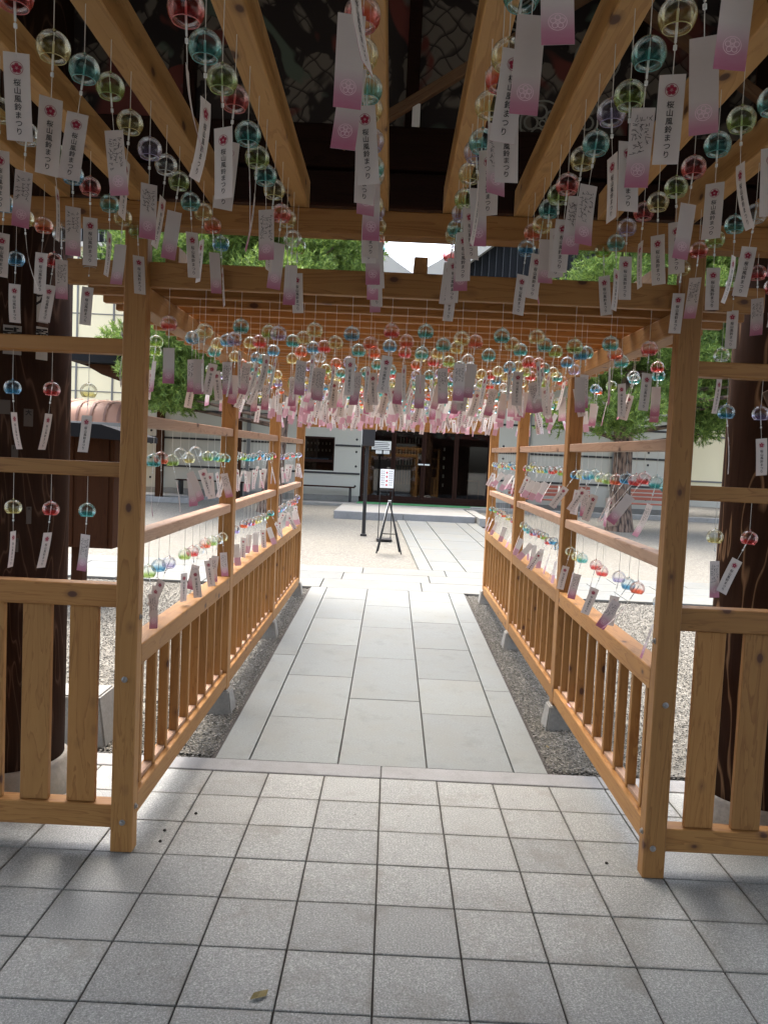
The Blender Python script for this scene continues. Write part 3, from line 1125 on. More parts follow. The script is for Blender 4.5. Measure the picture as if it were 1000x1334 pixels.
def print_me(b, hand=False):
    """crimson blossom emblem and the festival name on the front, pale blossom on the pink back"""
    t = text_me('桜山風鈴まつり', .0132, INK, 'print_mesh', pitch=1.06, bold=.012)
    vs = [list(v.co) for v in t.vertices]
    fs = [tuple(p.vertices) for p in t.polygons]
    mi = [0] * len(fs)
    for v in vs:
        v[2] += ST - .052
    e = crest_me('emblem', .0115, CRIM)
    b0 = len(vs)
    for v in e.vertices:
        vs.append([v.co.x, 0, v.co.z + ST - .027])
    for p in e.polygons:
        fs.append(tuple(b0 + i for i in p.vertices)); mi.append(1)
    # solid petals
    for p in range(5):
        a = math.pi / 2 + p * 2 * math.pi / 5
        b0 = len(vs)
        for q in range(6):
            c = q * math.pi / 3
            vs.append([.0055 * math.cos(a) + .0030 * math.cos(c), 0, .0055 * math.sin(a) + .0030 * math.sin(c) + ST - .027])
        fs.append(tuple(b0 + i for i in range(6))); mi.append(1)
    for v in vs:
        v[1] = bendy(b, v[2]) - .0011
    b0 = len(vs)
    for v in e.vertices:
        z = v.co.z * 1.15 + ST - SH + .034
        vs.append([v.co.x * 1.15, bendy(b, z) + .0011, z])
    for p in e.polygons:
        fs.append(tuple(b0 + i for i in p.vertices)); mi.append(2)
    if hand:                      # pen strokes of a wish on the pink side
        hr = random.Random(hand)
        for cxx in (.012, .0, -.012):
            z = ST - .022
            while z > ST - SH + hr.uniform(.05, .09):
                for _ in range(3):
                    x_, z_ = cxx + hr.uniform(-.004, .004), z + hr.uniform(-.004, .004)
                    a_, l_ = hr.uniform(0, 3.14), hr.uniform(.002, .005)
                    dx, dz_ = math.cos(a_) * l_, math.sin(a_) * l_
                    nx, nz = -math.sin(a_) * .0005, math.cos(a_) * .0005
                    b0 = len(vs)
                    for px_, pz_ in ((x_ - dx + nx, z_ - dz_ + nz), (x_ + dx + nx, z_ + dz_ + nz), (x_ + dx - nx, z_ + dz_ - nz), (x_ - dx - nx, z_ - dz_ - nz)):
                        vs.append([px_, bendy(b, pz_) + .0011, pz_])
                    fs.append((b0, b0 + 1, b0 + 2, b0 + 3)); mi.append(0)
                z -= hr.uniform(.008, .013)
    me = poly_me('print_mesh', vs, fs, INK)
    me.materials.append(CRIM); me.materials.append(PALEPK)
    me.polygons.foreach_set('material_index', mi)
    bpy.data.meshes.remove(t)
    bpy.data.meshes.remove(e)
    return me


STRIPS = [(strip_me(b), print_me(b), print_me(b, 3 + i), print_me(b, 13 + i)) for i, b in enumerate(BENDS)]
CN = {'red': 'red', 'scarlet': 'orange-red', 'yellow': 'pale yellow', 'green': 'yellow-green', 'teal': 'teal', 'blue': 'sky-blue', 'purple': 'lilac', 'clear': 'clear'}
CHIMES = []     # (hook, L, colour, yaw, tilt_x, tilt_y, bend, label, group, bell tilt)


def chime(x, y, zb, hook, c, yaw, tx=0, ty=0, bend=None, where='', group=''):
    CHIMES.append(dict(x=x, y=y, hook=hook, L=hook - zb, c=c, yaw=yaw, tx=tx, ty=ty, bend=R.randrange(5) if bend is None else bend, where=where, group=group))


def yaw_of(mode):
    if mode == 'T':
        return R.uniform(-.45, .45)
    if mode == 'P':
        return math.pi + R.uniform(-.45, .45)
    if mode == 'E':
        return R.choice((-1, 1)) * R.uniform(1.15, 1.5)
    if mode == 'e':
        return math.pi / 2 * R.choice((-1, 1)) + R.uniform(.35, .5) * R.choice((-1, 1))
    return R.uniform(0, 6.283)


NTH = ['first', 'second', 'third', 'fourth', 'fifth', 'sixth', 'seventh', 'eighth', 'ninth', 'tenth', 'eleventh', 'twelfth', 'thirteenth', 'fourteenth',
       'fifteenth', 'sixteenth', 'seventeenth', 'eighteenth', 'nineteenth', 'twentieth', 'twenty-first', 'twenty-second', 'twenty-third', 'twenty-fourth', 'twenty-fifth',
       'twenty-sixth', 'twenty-seventh', 'twenty-eighth', 'twenty-ninth', 'thirtieth']
ABBR = {'r': 'red', 's': 'scarlet', 'y': 'yellow', 'g': 'green', 't': 'teal', 'b': 'blue', 'p': 'purple', 'c': 'clear'}
# overhead joists : y of the farthest chime, step, colours and strip attitudes from far to near
ROWS = {
    2: (-.95, .155, 'gytrbgcyt', 'TPETPEPTE'),
    1: (-.92, .155, 'csybtgcrt', 'PTETPTTPE'),
    # joist index : far->near
    3: (-.885, .1555, 'bsytgcpygtyr', 'EPETPEPEPTTT'),
    4: (-.958, .152, 'gcyrytgtrgtr', 'TPEPEPEETTEE'),
    5: (-.95, .150, 'tsypyctpytyrty', 'PTPTPTTPPTTPPE'),
    6: (-1.00, .150, 'rytpgyptyrytpy', 'TTTPTTPETPTTPP'),
    7: (-1.085, .140, 'bsytgrytpgtyrgt', 'TETPTTPPETPTPPP'),
    8: (-.937, .1525, 'gtprygrtgtry', 'TETETTPTETEP'),
    9: (-.95, .155, 'yrgtcys', 'TPTETPE'),
    10: (-.93, .155, 'rtycgp', 'PTETPE'),
}
JN = {1: 'leftmost', 2: 'second', 3: 'third', 4: 'fourth', 5: 'fifth', 6: 'sixth', 7: 'seventh', 8: 'eighth', 9: 'ninth', 10: 'rightmost'}
for ji, (y0, st_, cs, ms) in ROWS.items():
    n = len(cs)
    for k in range(n):
        y = y0 - st_ * k + R.uniform(-.012, .012)
        zb = 2.52 + R.uniform(-.018, .018) + (.03 if ji in (2, 3, 8) and y > -2.2 else 0) - (.02 if y < -2.3 else 0)
        where = '%s from the front beam, %s overhead joist%s' % (NTH[k], JN[ji], '' if JN[ji].endswith('most') else ' from left')
        chime(JX[ji] + R.uniform(-.004, .004), y, zb, 2.677, ABBR[cs[k]], yaw_of(ms[k]) + (.3 if JX[ji] < -.5 else (-.3 if JX[ji] > .6 else 0)),
              R.uniform(-.10, .10), R.uniform(-.10, .10), where=where, group='wind chimes hung from the overhead joists')
# wings and front beam
for nm, xs, zb, hk, cs in (('left', (-1.585, -1.430, -1.281), 2.447, 2.580, 'brc'), ('left', (-1.590, -1.428, -1.276), 1.925, 2.082, 'bry'), ('left', (-1.579, -1.422, -1.271), 1.432, 1.577, 'yrt'),
                           ('right', (1.333, 1.49), 2.467, 2.580, 'cr'), ('right', (1.339, 1.479, 1.63), 1.955, 2.095, 'bpt'), ('right', (1.329, 1.470, 1.62), 1.443, 1.590, 'yrg')):
    for i, x in enumerate(xs):
        lvl = 'front beam above the' if zb > 2.3 else ('upper rail of the' if zb > 1.7 else 'lower hanging rail of the')
        od = NTH[i] if nm == 'right' else NTH[len(xs) - 1 - i]
        ty = {('right', 1): .45, ('left', 1): .12}.get((nm, i), R.uniform(-.06, .1)) if zb < 1.6 or nm == 'left' else R.uniform(-.3, .0)
        yw = {(1.925, -1.428): 1.35, (1.925, -1.590): 1.5, (1.432, -1.579): 1.56, (1.432, -1.422): 1.2, (1.955, 1.339): 1.1}.get((zb, x), R.uniform(-.3, .3))
        if (zb, x) in ((1.432, -1.271), (1.443, 1.329)):
            yw += math.pi
        chime(x, -.862, zb, hk, ABBR[cs[i]], yw, R.uniform(-.05, .05), ty, where='%s from the post, %s %s fence wing' % (od, lvl, nm), group='wind chimes on the fence wings')
# the racks beside the walkway
pal = 'rsyygttbpc'
for s in (-1, 1):
    a, b = fl[s]
    xm = (a + b) / 2
    for k in range(3):
        ya = PY[k] + (PD if k == 0 else .095)
        yb = PY[k + 1]
        for lv, (zb, hk) in enumerate(((1.650, 1.788), (1.145, 1.297))):
            n = 12
            od_ = 0
            for q in range(n):
                y = ya + .07 + (yb - ya - .14) * q / (n - 1) + R.uniform(-.018, .018)
                if R.random() < .12:
                    continue
                od_ += 1
                wind = (-.06 if s < 0 else .26)
                yv = R.choice([R.uniform(-.5, .5)] * 4 + [math.pi + R.uniform(-.5, .5)] * 4 + [R.uniform(1.0, 1.9)] * 5)
                chime(xm, y, zb + fz(y) + R.uniform(-.012, .012) + (.03 if R.random() < .08 else 0), hk + fz(y) + .001, ABBR[R.choice(pal)], yv,
                      R.gauss(0, .16), R.gauss(wind, .2),
                      where='%s from the front in the %s bay, %s rail, %s rack' % (NTH[od_ - 1], ('near', 'middle', 'far')[k], ('upper', 'lower')[lv], 'left' if s < 0 else 'right'),
                      group='wind chimes on the side racks')
# under the slatted roof
first = 'rytpybrtytygtr'
for k, y in enumerate(SLY[:29]):
    n = 14
    od_ = 0
    for i in range(-2, n + 2):
        x = -.958 + .1515 * i + (.074 if k % 2 else 0) + R.uniform(-.008, .008)
        if -1.19 < x < -.99 or 1.06 < x < 1.24 or not -1.36 < x < 1.42 or (k > 2 and R.random() < .27) or (k == 0 and abs(x) > 1.2):
            continue
        c = first[i % 14] if k == 0 else R.choice(pal)
        od_ += 1
        z = fz(y)
        f = min(1, k / 12)
        chime(x, y, 2.212 + z + R.uniform(-.02, .02), 2.360 + z, ABBR[c], yaw_of(R.choice('TPPEEERR') if k < 10 else 'R'), R.gauss(-.03 - .1 * f, .07 + .08 * f), R.gauss(.02 + .06 * f, .06 + .12 * f),
              where='%s from the left under the %s walkway roof slat' % (NTH[od_ - 1], NTH[k]), group='wind chimes under the slatted walkway roof')
CAM = Vector((-0.0164, -4.074, 1.6773))


def vis_size(c):
    v = Vector((c['x'], c['y'], c['hook'] - c['L'] - .08)) - CAM
    d = v.dot(cf_)
    px, py = 500 + 1012 * v.dot(cr_) / max(d, .01), 667 - 1012 * v.dot(cu_) / max(d, .01)
    if d < .2 or not (-60 < px < 1060 and -150 < py < 1400):
        return 0
    return 1 / d


CHIMES.sort(key=lambda c: -vis_size(c))
CHIMES = [c for c in CHIMES if vis_size(c) > 0]
NIND = 298


def attitude(c):
    return Matrix.Rotation(c['ty'], 4, 'Y') @ Matrix.Rotation(c['tx'], 4, 'X') @ Matrix.Rotation(c['yaw'], 4, 'Z')


FACE = lambda yw: 'printed side' if math.cos(yw) > .45 else ('pink-tipped side' if math.cos(yw) < -.45 else 'edge')
for c in CHIMES[:NIND]:
    face = FACE(c['yaw'])
    lab = '%s glass chime, %s' % (CN[c['c']], c['where'])
    t = thing('wind_chime', lab, 'wind chime', (c['x'], c['y'], c['hook']), c['group'])
    bc = Vector((0, 0, -c['L']))
    A = attitude(c)
    e = A.to_euler()
    eh = (Matrix.Rotation(c['ty'] * .18, 4, 'Y') @ Matrix.Rotation(c['tx'] * .18, 4, 'X')).to_euler()
    for nm, me, loc, rt in (('string', string_up(c['L']), (0, 0, 0), None), ('glass_bell', BELL[c['c']], bc, eh), ('clapper', CLAP, bc, e), ('clapper_string', STRING_LOW, bc, e)):
        o = bpy.data.objects.new(nm, me); col.objects.link(o); o.parent = t; o.location = loc
        if rt is not None:
            o.rotation_euler = rt
    sm = STRIPS[c['bend']][0]
    pm = STRIPS[c['bend']][R.choice((1, 1, 2, 3) if c['hook'] > 2.0 else (1, 2, 3))]
    o = bpy.data.objects.new('paper_strip', sm); col.objects.link(o); o.parent = t; o.location = bc; o.rotation_euler = e
    p = bpy.data.objects.new('strip_print', pm); col.objects.link(p); p.parent = o

# the rest of the chimes, too far off to pick apart, as one mass
def far_chimes(cs):
    V, F, MI = [], [], []
    mats = []

    def mid(mt):
        if mt not in mats:
            mats.append(mt)
        return mats.index(mt)
    nv = 0
    for c in cs:
        A = Matrix.Translation((c['x'], c['y'], c['hook'] - c['L'])) @ attitude(c)
        Z = Matrix.Translation((c['x'], c['y'], c['hook'] - c['L']))
        H = Matrix.Translation((c['x'], c['y'], c['hook']))
        for me, M in ((string_up(c['L']), H), (BELLF[c['c']], Z), (CLAP, A), (STRING_LOW, A), (STRIPF[0], A), (STRIPF[1], A)):
            for v in me.vertices:
                V.append(tuple(M @ v.co))
            sm_ = [mid(x) for x in me.materials]
            for p in me.polygons:
                F.append(tuple(nv + i for i in p.vertices)); MI.append(sm_[p.material_index])
            nv += len(me.vertices)
    me = bpy.data.meshes.new('chimes')
    me.from_pydata(V, [], F)
    for mt in mats:
        me.materials.append(mt)
    me.polygons.foreach_set('material_index', MI)
    return me


def flat_glass(k):
    c, a = TINT[k]
    mt = GLASS[k].copy()
    mt.name = k + '_far_glass'
    return mt


def simple_bell(k):
    n = 10
    vs, fs, mi = [], [], []
    prof = [(RB * math.sin(a), RB * .97 * math.cos(a)) for a in (.2, .7, 1.2, 1.65, 2.0, 2.32)]
    for r, z in prof:
        for i in range(n):
            t = 2 * math.pi * i / n
            vs.append((r * math.cos(t), r * math.sin(t), z))
    for j in range(5):
        for i in range(n):
            q = (i + 1) % n
            fs.append((j * n + i, (j + 1) * n + i, (j + 1) * n + q, j * n + q)); mi.append(1 if j >= 3 else 0)
    me = poly_me('far_bell', vs, fs, BELLTOP, True)
    me.materials.append(BELLLOW[k])
    me.polygons.foreach_set('material_index', mi)
    return me


def thin_glass(name, tint, body, bc):
    mt = bpy.data.materials.new(name)
    mt.use_nodes = True
    h = N(mt)
    h.n.remove(h.b)
    tr = h.n.new('ShaderNodeBsdfTransparent'); tr.inputs[0].default_value = (*tint, 1)
    tl = h.n.new('ShaderNodeBsdfTranslucent'); tl.inputs[0].default_value = (*bc, 1)
    gl = h.n.new('ShaderNodeBsdfGlossy'); gl.inputs['Roughness'].default_value = .08
    m1 = h.n.new('ShaderNodeMixShader'); m1.inputs[0].default_value = body
    h.t.links.new(tr.outputs[0], m1.inputs[1]); h.t.links.new(tl.outputs[0], m1.inputs[2])
    m2 = h.n.new('ShaderNodeMixShader')
    fr = h.n.new('ShaderNodeFresnel'); fr.inputs[0].default_value = 1.45
    h.t.links.new(fr.outputs[0], m2.inputs[0])
    h.t.links.new(m1.outputs[0], m2.inputs[1]); h.t.links.new(gl.outputs[0], m2.inputs[2])
    h.t.links.new(m2.outputs[0], h.n['Material Output'].inputs[0])
    return mt


BELLTOP = thin_glass('far_clear_glass', (.93, .95, .95), .04, (.8, .85, .85))
BELLLOW = {k: thin_glass(k + '_far_band', tuple(.3 + .7 * x for x in c), .4 * a, c) for k, (c, a) in TINT.items()}
BELLF = {k: simple_bell(k) for k in TINT}
PINKF = mat('paper_pink_tip', .75, (.60, .36, .43))
WHITEF = mat('paper_plain', .75, (.68, .65, .625))
for _m in (PINKF, WHITEF):
    _h = N(_m)
    _tr = _h.n.new('ShaderNodeBsdfTranslucent'); _tr.inputs[0].default_value = _h.b.inputs['Base Color'].default_value
    _mx = _h.n.new('ShaderNodeMixShader'); _mx.inputs[0].default_value = .35
    _h.t.links.new(_h.b.outputs[0], _mx.inputs[1]); _h.t.links.new(_tr.outputs[0], _mx.inputs[2])
    _h.t.links.new(_mx.outputs[0], _h.n['Material Output'].inputs[0])


def far_strip():
    vs, fs, mi = [], [], []
    for dy, fr in ((-.0004, True), (.0004, False)):
        b = len(vs)
        zs = (ST, ST - SH * .62, ST - SH)
        for z in zs:
            vs.extend([(-SW / 2, dy, z), (SW / 2, dy, z)])
        for i in (0, 1):
            f = (b + 2 * i, b + 2 * i + 2, b + 2 * i + 3, b + 2 * i + 1)
            fs.append(f if fr else f[::-1]); mi.append(0 if (fr or i == 0) else 1)
    me = poly_me('far_strip', vs, fs, WHITEF)
    me.materials.append(PINKF)
    me.polygons.foreach_set('material_index', mi)
    return me


def far_print():
    vs, fs, mi = [], [], []

    def q(x0, x1, z0, z1, m_):
        b = len(vs)
        vs.extend([(x0, -.0014, z0), (x1, -.0014, z0), (x1, -.0014, z1), (x0, -.0014, z1)])
        fs.append((b, b + 1, b + 2, b + 3)); mi.append(m_)
    q(-.007, .007, ST - .037, ST - .023, 1)
    for i in range(7):
        z = ST - .055 - i * .0148
        q(-.004, .004, z - .007, z + .001, 0)
    me = poly_me('far_print', vs, fs, INK)
    me.materials.append(CRIM)
    me.polygons.foreach_set('material_index', mi)
    return me


STRIPF = (far_strip(), far_print())
fo = put('distant_wind_chimes', far_chimes(CHIMES[NIND:]))
fo['kind'] = 'stuff'
fo['label'] = 'dense mass of small far glass chimes and paper strips deep inside the walkway'
fo['category'] = 'wind chimes'

# ------------------------------------------------------------------ the shop across the court
Y = 18.6
shop = thing('shop_building', 'low white-walled shrine shop with dark glass sliding doors and black twin gables above', 'building', (0, Y, gz(Y)))
ZB = .60
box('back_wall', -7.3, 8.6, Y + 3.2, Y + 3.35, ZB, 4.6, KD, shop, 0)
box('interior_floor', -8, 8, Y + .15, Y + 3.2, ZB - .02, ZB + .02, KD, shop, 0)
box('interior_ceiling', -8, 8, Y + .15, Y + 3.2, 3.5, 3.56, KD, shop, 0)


def wall_piece(x0, x1, z0, z1, mt=PLAST):
    return box('wall', x0, x1, Y, Y + .14, z0, z1, mt, shop, 0)


# left wall with window opening, right wall
wall_piece(-7.3, -2.72, ZB + .14, 4.4)
wall_piece(-1.70, -.92, ZB + .14, 4.4)
wall_piece(-2.72, -1.70, ZB + .14, 1.44)
wall_piece(-2.72, -1.70, 2.42, 4.4)
wall_piece(2.84, 8.62, ZB + .14, 4.4)
wall_piece(-.92, 2.84, 3.0, 4.4)
for z in (1.38, 2.19, 3.0):
    for x0, x1 in ((-7.3, -2.74), (-1.68, -.94), (2.86, 8.6)):
        if z > 2.9 and False:
            continue
        box('batten', x0, x1, Y - .022, Y - .002, z - .028, z + .028, BLACKW, shop, 0)
box('batten', -2.74, -1.68, Y - .022, Y - .002, 1.352, 1.408, BLACKW, shop, 0)
for x in (-6.74, -4.2, 3.9, 6.4):
    box('downpipe', x - .055, x + .055, Y - .10, Y - .024, ZB, 4.3, GREYM, shop, .01)
STUD = lathe('stud_mesh', [(.035, 0), (.03, .012), (.012, .02)], 10, BLACKW)
for x in (-7.05, -1.06, 3.2, 5.0, 7.4):
    for z in (1.02, 1.60, 2.02, 2.38):
        put('stud', STUD, shop, (x, Y - .001, z), (rad(90), 0, 0))
win = box('window', -2.72, -1.70, Y + .08, Y + .10, 1.44, 2.42, PANE, shop, 0)
box('window_frame', -2.72, -1.70, Y + .02, Y + .11, 1.68, 1.76, KD, shop, 0)
box('window_frame', -2.72, -2.68, Y + .02, Y + .11, 1.44, 2.42, KD, shop, 0)
box('window_frame', -1.74, -1.70, Y + .02, Y + .11, 1.44, 2.42, KD, shop, 0)
box('window_frame', -2.72, -1.70, Y + .02, Y + .11, 2.37, 2.42, KD, shop, 0)
box('counter_board', -2.68, -1.90, Y + .30, Y + .50, 1.76, 1.80, mat('blue_counter', .5, (.15, .3, .5)), shop, 0)
TAG = mat('hung_talismans', .6, (.55, .50, .42))
for q in range(7):
    for zz in (2.0, 2.2):
        box('talisman', -2.55 + q * .11, -2.52 + q * .11, Y + .5, Y + .51, zz, zz + .07, TAG, shop, 0)
# glass doors
DX = [-.90, .02, .90, 1.84, 2.82]
box('door_head', -.92, 2.84, Y - .02, Y + .12, 2.90, 3.0, KD, shop, .004)
box('door_sill', -.92, 2.84, Y - .03, Y + .12, ZB - .02, ZB + .06, KD, shop, .004)
for i in range(4):
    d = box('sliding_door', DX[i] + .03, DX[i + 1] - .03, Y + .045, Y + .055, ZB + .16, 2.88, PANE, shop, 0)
    for x in (DX[i] + .005, DX[i + 1] - .065):
        box('door_stile', x, x + .06, Y + .02, Y + .08, ZB + .06, 2.90, KD, shop, .003)
    box('door_rail', DX[i] + .065, DX[i + 1] - .065, Y + .022, Y + .078, ZB + .062, ZB + .19, KD, shop, .003)
for x in (.80, .98):
    box('door_handle', x - .05, x + .10, Y + .005, Y + .018, 1.72, 1.76, WHITEP, shop, .003)
SHELF = wood_mat('shelf_wood', 0, (.22, .10, .05), (.13, .06, .03), False)
for z in (1.70, 2.02, 2.36, 2.66):
    box('shelf', .08, .86, Y + .9, Y + 1.15, z - .012, z + .012, SHELF, shop, 0)
    for q in range(8):
        if z < 2.6:
            h_ = R.uniform(.10, .20)
            box('goods', .12 + q * .09, .15 + q * .09, Y + .95, Y + .98, z + .013, z + .013 + h_, TAG if R.random() < .55 else mat('goods_colour', .6, R.choice(((.4, .08, .06), (.2, .18, .1), (.45, .4, .3)))), shop, 0)
for q in range(9):
    box('slatted_counter', .10 + q * .085, .145 + q * .085, Y + .88, Y + .91, 1.12, 1.66, SHELF, shop, .002)
box('counter_front', .08, .86, Y + .915, Y + .95, 1.10, 1.68, KD, shop, 0)
for q in range(5):
    box('talisman', 1.52, 1.57, Y + .8, Y + .81, 1.1 + q * .27, 1.2 + q * .27, TAG, shop, 0)
box('pale_table', 2.25, 2.62, Y + .5, Y + .8, 1.30, 1.34, SHELF, shop, 0)
for x in (2.26, 2.58):
    box('pale_table_leg', x, x + .03, Y + .52, Y + .55, ZB + .02, 1.30, SHELF, shop, 0)
# low eave in front of the wall, and plinth
box('plinth', -7.3, -.94, Y - .05, Y + .14, ZB - .25, ZB + .138, CONC, shop, .004)
box('plinth', 2.86, 8.62, Y - .05, Y + .14, ZB - .25, ZB + .138, CONC, shop, .004)
box('lower_eave', -7.6, 9.3, Y - 1.1, Y + .3, 4.42, 4.60, ROOFD, shop, .01)
# twin black gables whose barge boards meet in a valley
for cx, hw, zp in ((-3.7, 4.05, 10.3), (5.35, 4.95, 10.8)):
    z0 = 7.0
    put('gable_wall', prism('gable_mesh', [(cx - hw, 4.55), (cx + hw, 4.55), (cx + hw, z0 - .02), (cx, zp - .1), (cx - hw, z0 - .02)], Y + .5, Y + .6, ROOFD), shop)
    for q in range(int(hw * 9.6)):
        x = cx - hw + .1 + q * .205
        zt = z0 + (zp - z0) * (1 - abs(x - cx) / hw) - .25
        if zt > 5.9:
            box('siding_rib', x - .012, x + .012, Y + .47, Y + .499, 5.8, zt, BLACKW, shop, 0)
    for sg in (-1, 1):
        pts = []
        K = 8
        top, bot = [], []
        for q in range(K + 1):
            u = q / K
            x = cx + sg * hw * (1 - u)
            z = z0 + (zp - z0) * (u ** 1.12)
            top.append((x, z + .22)); bot.append((x, z - .42))
        put('barge_board', prism('barge_mesh', bot + top[::-1], Y + .1, Y + .42, BARGE), shop)
        put('roof', prism('roof_mesh', [(x, z - .12) for x, z in top] + [(x, z - .02) for x, z in top[::-1]], Y + .43, Y + 3.4, ROOFD), shop)
# step and platform of the entrance
plat = put('shop_terrace', box_me(17, 1.3, .3, CONC, .01), None, (-3.6, Y - .7, ZB - .17), kind='structure')
step = put('entrance_step', box_me(3.3, 3.8, .34, CONC, .01), None, (.33, 15.9, .40), kind='structure')
for a, b in ((-1.30, .3), (.3, 1.97)):
    box('kerb_stone', a + .004, b - .004, 13.86, 14.0, .30, .575, CURB, step, .008)
tag(put('green_mat', box_me(3.75, .9, .012, MATGREEN, .003), None, (.92, Y - .62, ZB - .01)), 'green turf mat laid in front of the dark glass doors', 'mat')
# sloping stone ramp edge on the right of the step
put('ramp_edge', prism('ramp_mesh', [(2.0, .40), (2.22, .40), (2.22, .58), (2.0, .58)], 13.3, 16.6, CONC), step)

# notices
nb = thing('door_notice', 'white notice sheet with two small sheets below, on the left glass door', 'notice', (-.33, Y - .01, 2.22))
box('sheet', -.62, -.06, Y - .012, Y - .006, 2.12, 2.37, WHITEP, nb, 0)
box('sheet', -.50, -.32, Y - .012, Y - .006, 2.00, 2.10, WHITEP, nb, 0)
box('sheet', -.28, -.10, Y - .012, Y - .006, 2.00, 2.10, WHITEP, nb, 0)
for q in range(4):
    box('print_line', -.58, -.10 - .05 * (q % 2), Y - .0145, Y - .0125, 2.155 + q * .052, 2.172 + q * .052, INK, nb, 0)

ss = thing('standing_sign', 'white placard with dark and red writing on a thin black stand by the shop step', 'sign', (-.10, 10.2, gz(10.2)))
box('placard', -.215, .03, 10.19, 10.21, 1.26, 1.60, WHITEP, ss, .002)
for q, (x, mt_) in enumerate(((-.185, INK), (-.15, INK), (-.093, INKR), (-.04, INK), (-.005, INK))):
    for r_ in range(7):
        if mt_ is INKR and r_ > 3:
            continue
        s_ = .019 if mt_ is INKR else .009
        z = 1.575 - r_ * (.075 if mt_ is INKR else .042) - (.02 if mt_ is INKR else 0)
        box('printed_mark', x - s_, x + s_ * .6, 10.186, 10.1885, z - s_ * 1.6, z, mt_, ss, 0)
for x in (-.21, .02):
    box('leg', x - .008, x + .008, 10.192, 10.208, gz(10.2) + .01, 1.26, BLACK, ss, 0)
box('foot', -.24, .05, 10.05, 10.35, gz(10.2) - .01, gz(10.2) + .02, BLACK, ss, .004)
box('crossbar', -.20, .012, 10.194, 10.206, 1.20, 1.225, BLACK, ss, 0)

af = thing('easel_board', 'tall folding A-frame board seen edge-on with splayed dark legs on the gravel', 'sign', (0, 8.5, gz(8.5)))
zt, zb_ = 1.08, gz(8.5)
for sy, xa, xb in ((-.16, -.20, -.035), (.16, -.18, -.03), (-.16, .20, -.02), (.16, .17, -.015)):
    p0, p1 = Vector((xa, 8.5 + sy, zb_)), Vector((xb, 8.5 + sy * .7, zt))
    d = p1 - p0
    o = put('leg', box_me(.022, .022, round(d.length, 3), BLACK, .003), af, (p0 + p1) / 2)
    o.rotation_euler = d.to_track_quat('Z', 'Y').to_euler()
p0, p1 = Vector((-.155, 8.5, zb_ + .25)), Vector((-.045, 8.5, zt))
d = p1 - p0
o = put('panel', box_me(.012, .26, round(d.length, 3), WHITEP, .003), af, (p0 + p1) / 2)
o.rotation_euler = (0, math.atan2(d.x, d.z), 0)
box('stay', -.14, .13, 8.49, 8.50, zb_ + .30, zb_ + .315, BLACK, af, 0)
box('hinge', -.05, .0, 8.38, 8.62, zt - .01, zt + .03, GREYM, af, .003)

bp_ = thing('black_post', 'slim black post with a small black box lamp near its top, standing on the gravel', 'post', (-.50, 10.83, gz(10.83)))
box('pole', -.535, -.465, 10.80, 10.87, gz(10.83) - .02, 3.2, BLACK, bp_, .004)
box('base_plate', -.56, -.44, 10.77, 10.90, gz(10.83) - .03, gz(10.83) + .012, BLACK, bp_, .004)
box('lamp_box', -.60, -.36, 10.70, 10.799, 2.02, 2.36, BLACK, bp_, .01)
box('lamp_glass', -.61, -.603, 10.72, 10.78, 2.05, 2.33, WHITEP, bp_, 0)


def bench(name, x0, x1, y, z, mt, lab, back=False):
    b = thing('bench', lab, 'bench', ((x0 + x1) / 2, y, z), 'benches along the shop wall')
    for q in range(3):
        box('slat', x0, x1, y - .2 + q * .135, y - .08 + q * .135, z + .40, z + .435, mt, b, .004)
    if back:
        for q in range(3):
            box('back_slat', x0, x1, y + .21, y + .235, z + .52 + q * .11, z + .60 + q * .11, mt, b, .004)
    n = max(2, int((x1 - x0) / 1.3) + 1)
    for q in range(n):
        x = x0 + .12 + (x1 - x0 - .24) * q / (n - 1)
        box('leg', x - .03, x + .03, y - .17, y + .17, z - .02, z + .40, BLACK if mt is not REDP else REDP, b, .004)
        if back:
            box('back_post', x - .02, x + .02, y + .175, y + .21, z - .02, z + .86, REDP, b, .004)
    return b


bench('b', -3.6, -1.05, Y - .42, ZB - .02, KD, 'long dark wooden bench under the shop window')
bench('b', -6.15, -4.2, Y - .42, ZB - .02, KD, 'short dark bench against the white wall, seen through the left rack')
bench('b', 3.3, 5.6, Y - .9, ZB - .1, REDP, 'red slatted bench nearer the shop doors, seen through the right rack', True)
bench('b', 6.45, 8.2, Y - .9, ZB - .1, REDP, 'red slatted bench right of the right pine trunk', True)

# ------------------------------------------------------------------ things on the left and right beyond the racks
ki = thing('notice_kiosk', 'tall dark brown timber notice box with small pitched roof, behind the left fence', 'notice box', (-3.2, 4.1, gz(4.1)))
box('cabinet', -3.9, -2.90, 4.0, 4.3, .67, 1.88, KZ, ki, .006)
for x in (-3.75, -3.35, -2.98):
    box('stile', x - .03, x + .03, 3.985, 3.999, .69, 1.86, KZ, ki, .002)
box('leg', -3.36, -3.24, 4.08, 4.22, gz(4.1) - .05, .67, KZ, ki, .004)
box('leg', -3.86, -3.76, 4.08, 4.22, gz(4.1) - .05, .67, KZ, ki, .004)
put('roof', prism('kiosk_roof', [(-4.2, 1.86), (-2.62, 1.80), (-2.62, 1.86), (-2.95, 1.955), (-4.2, 1.98)], 3.75, 4.55, ROOFD), ki)

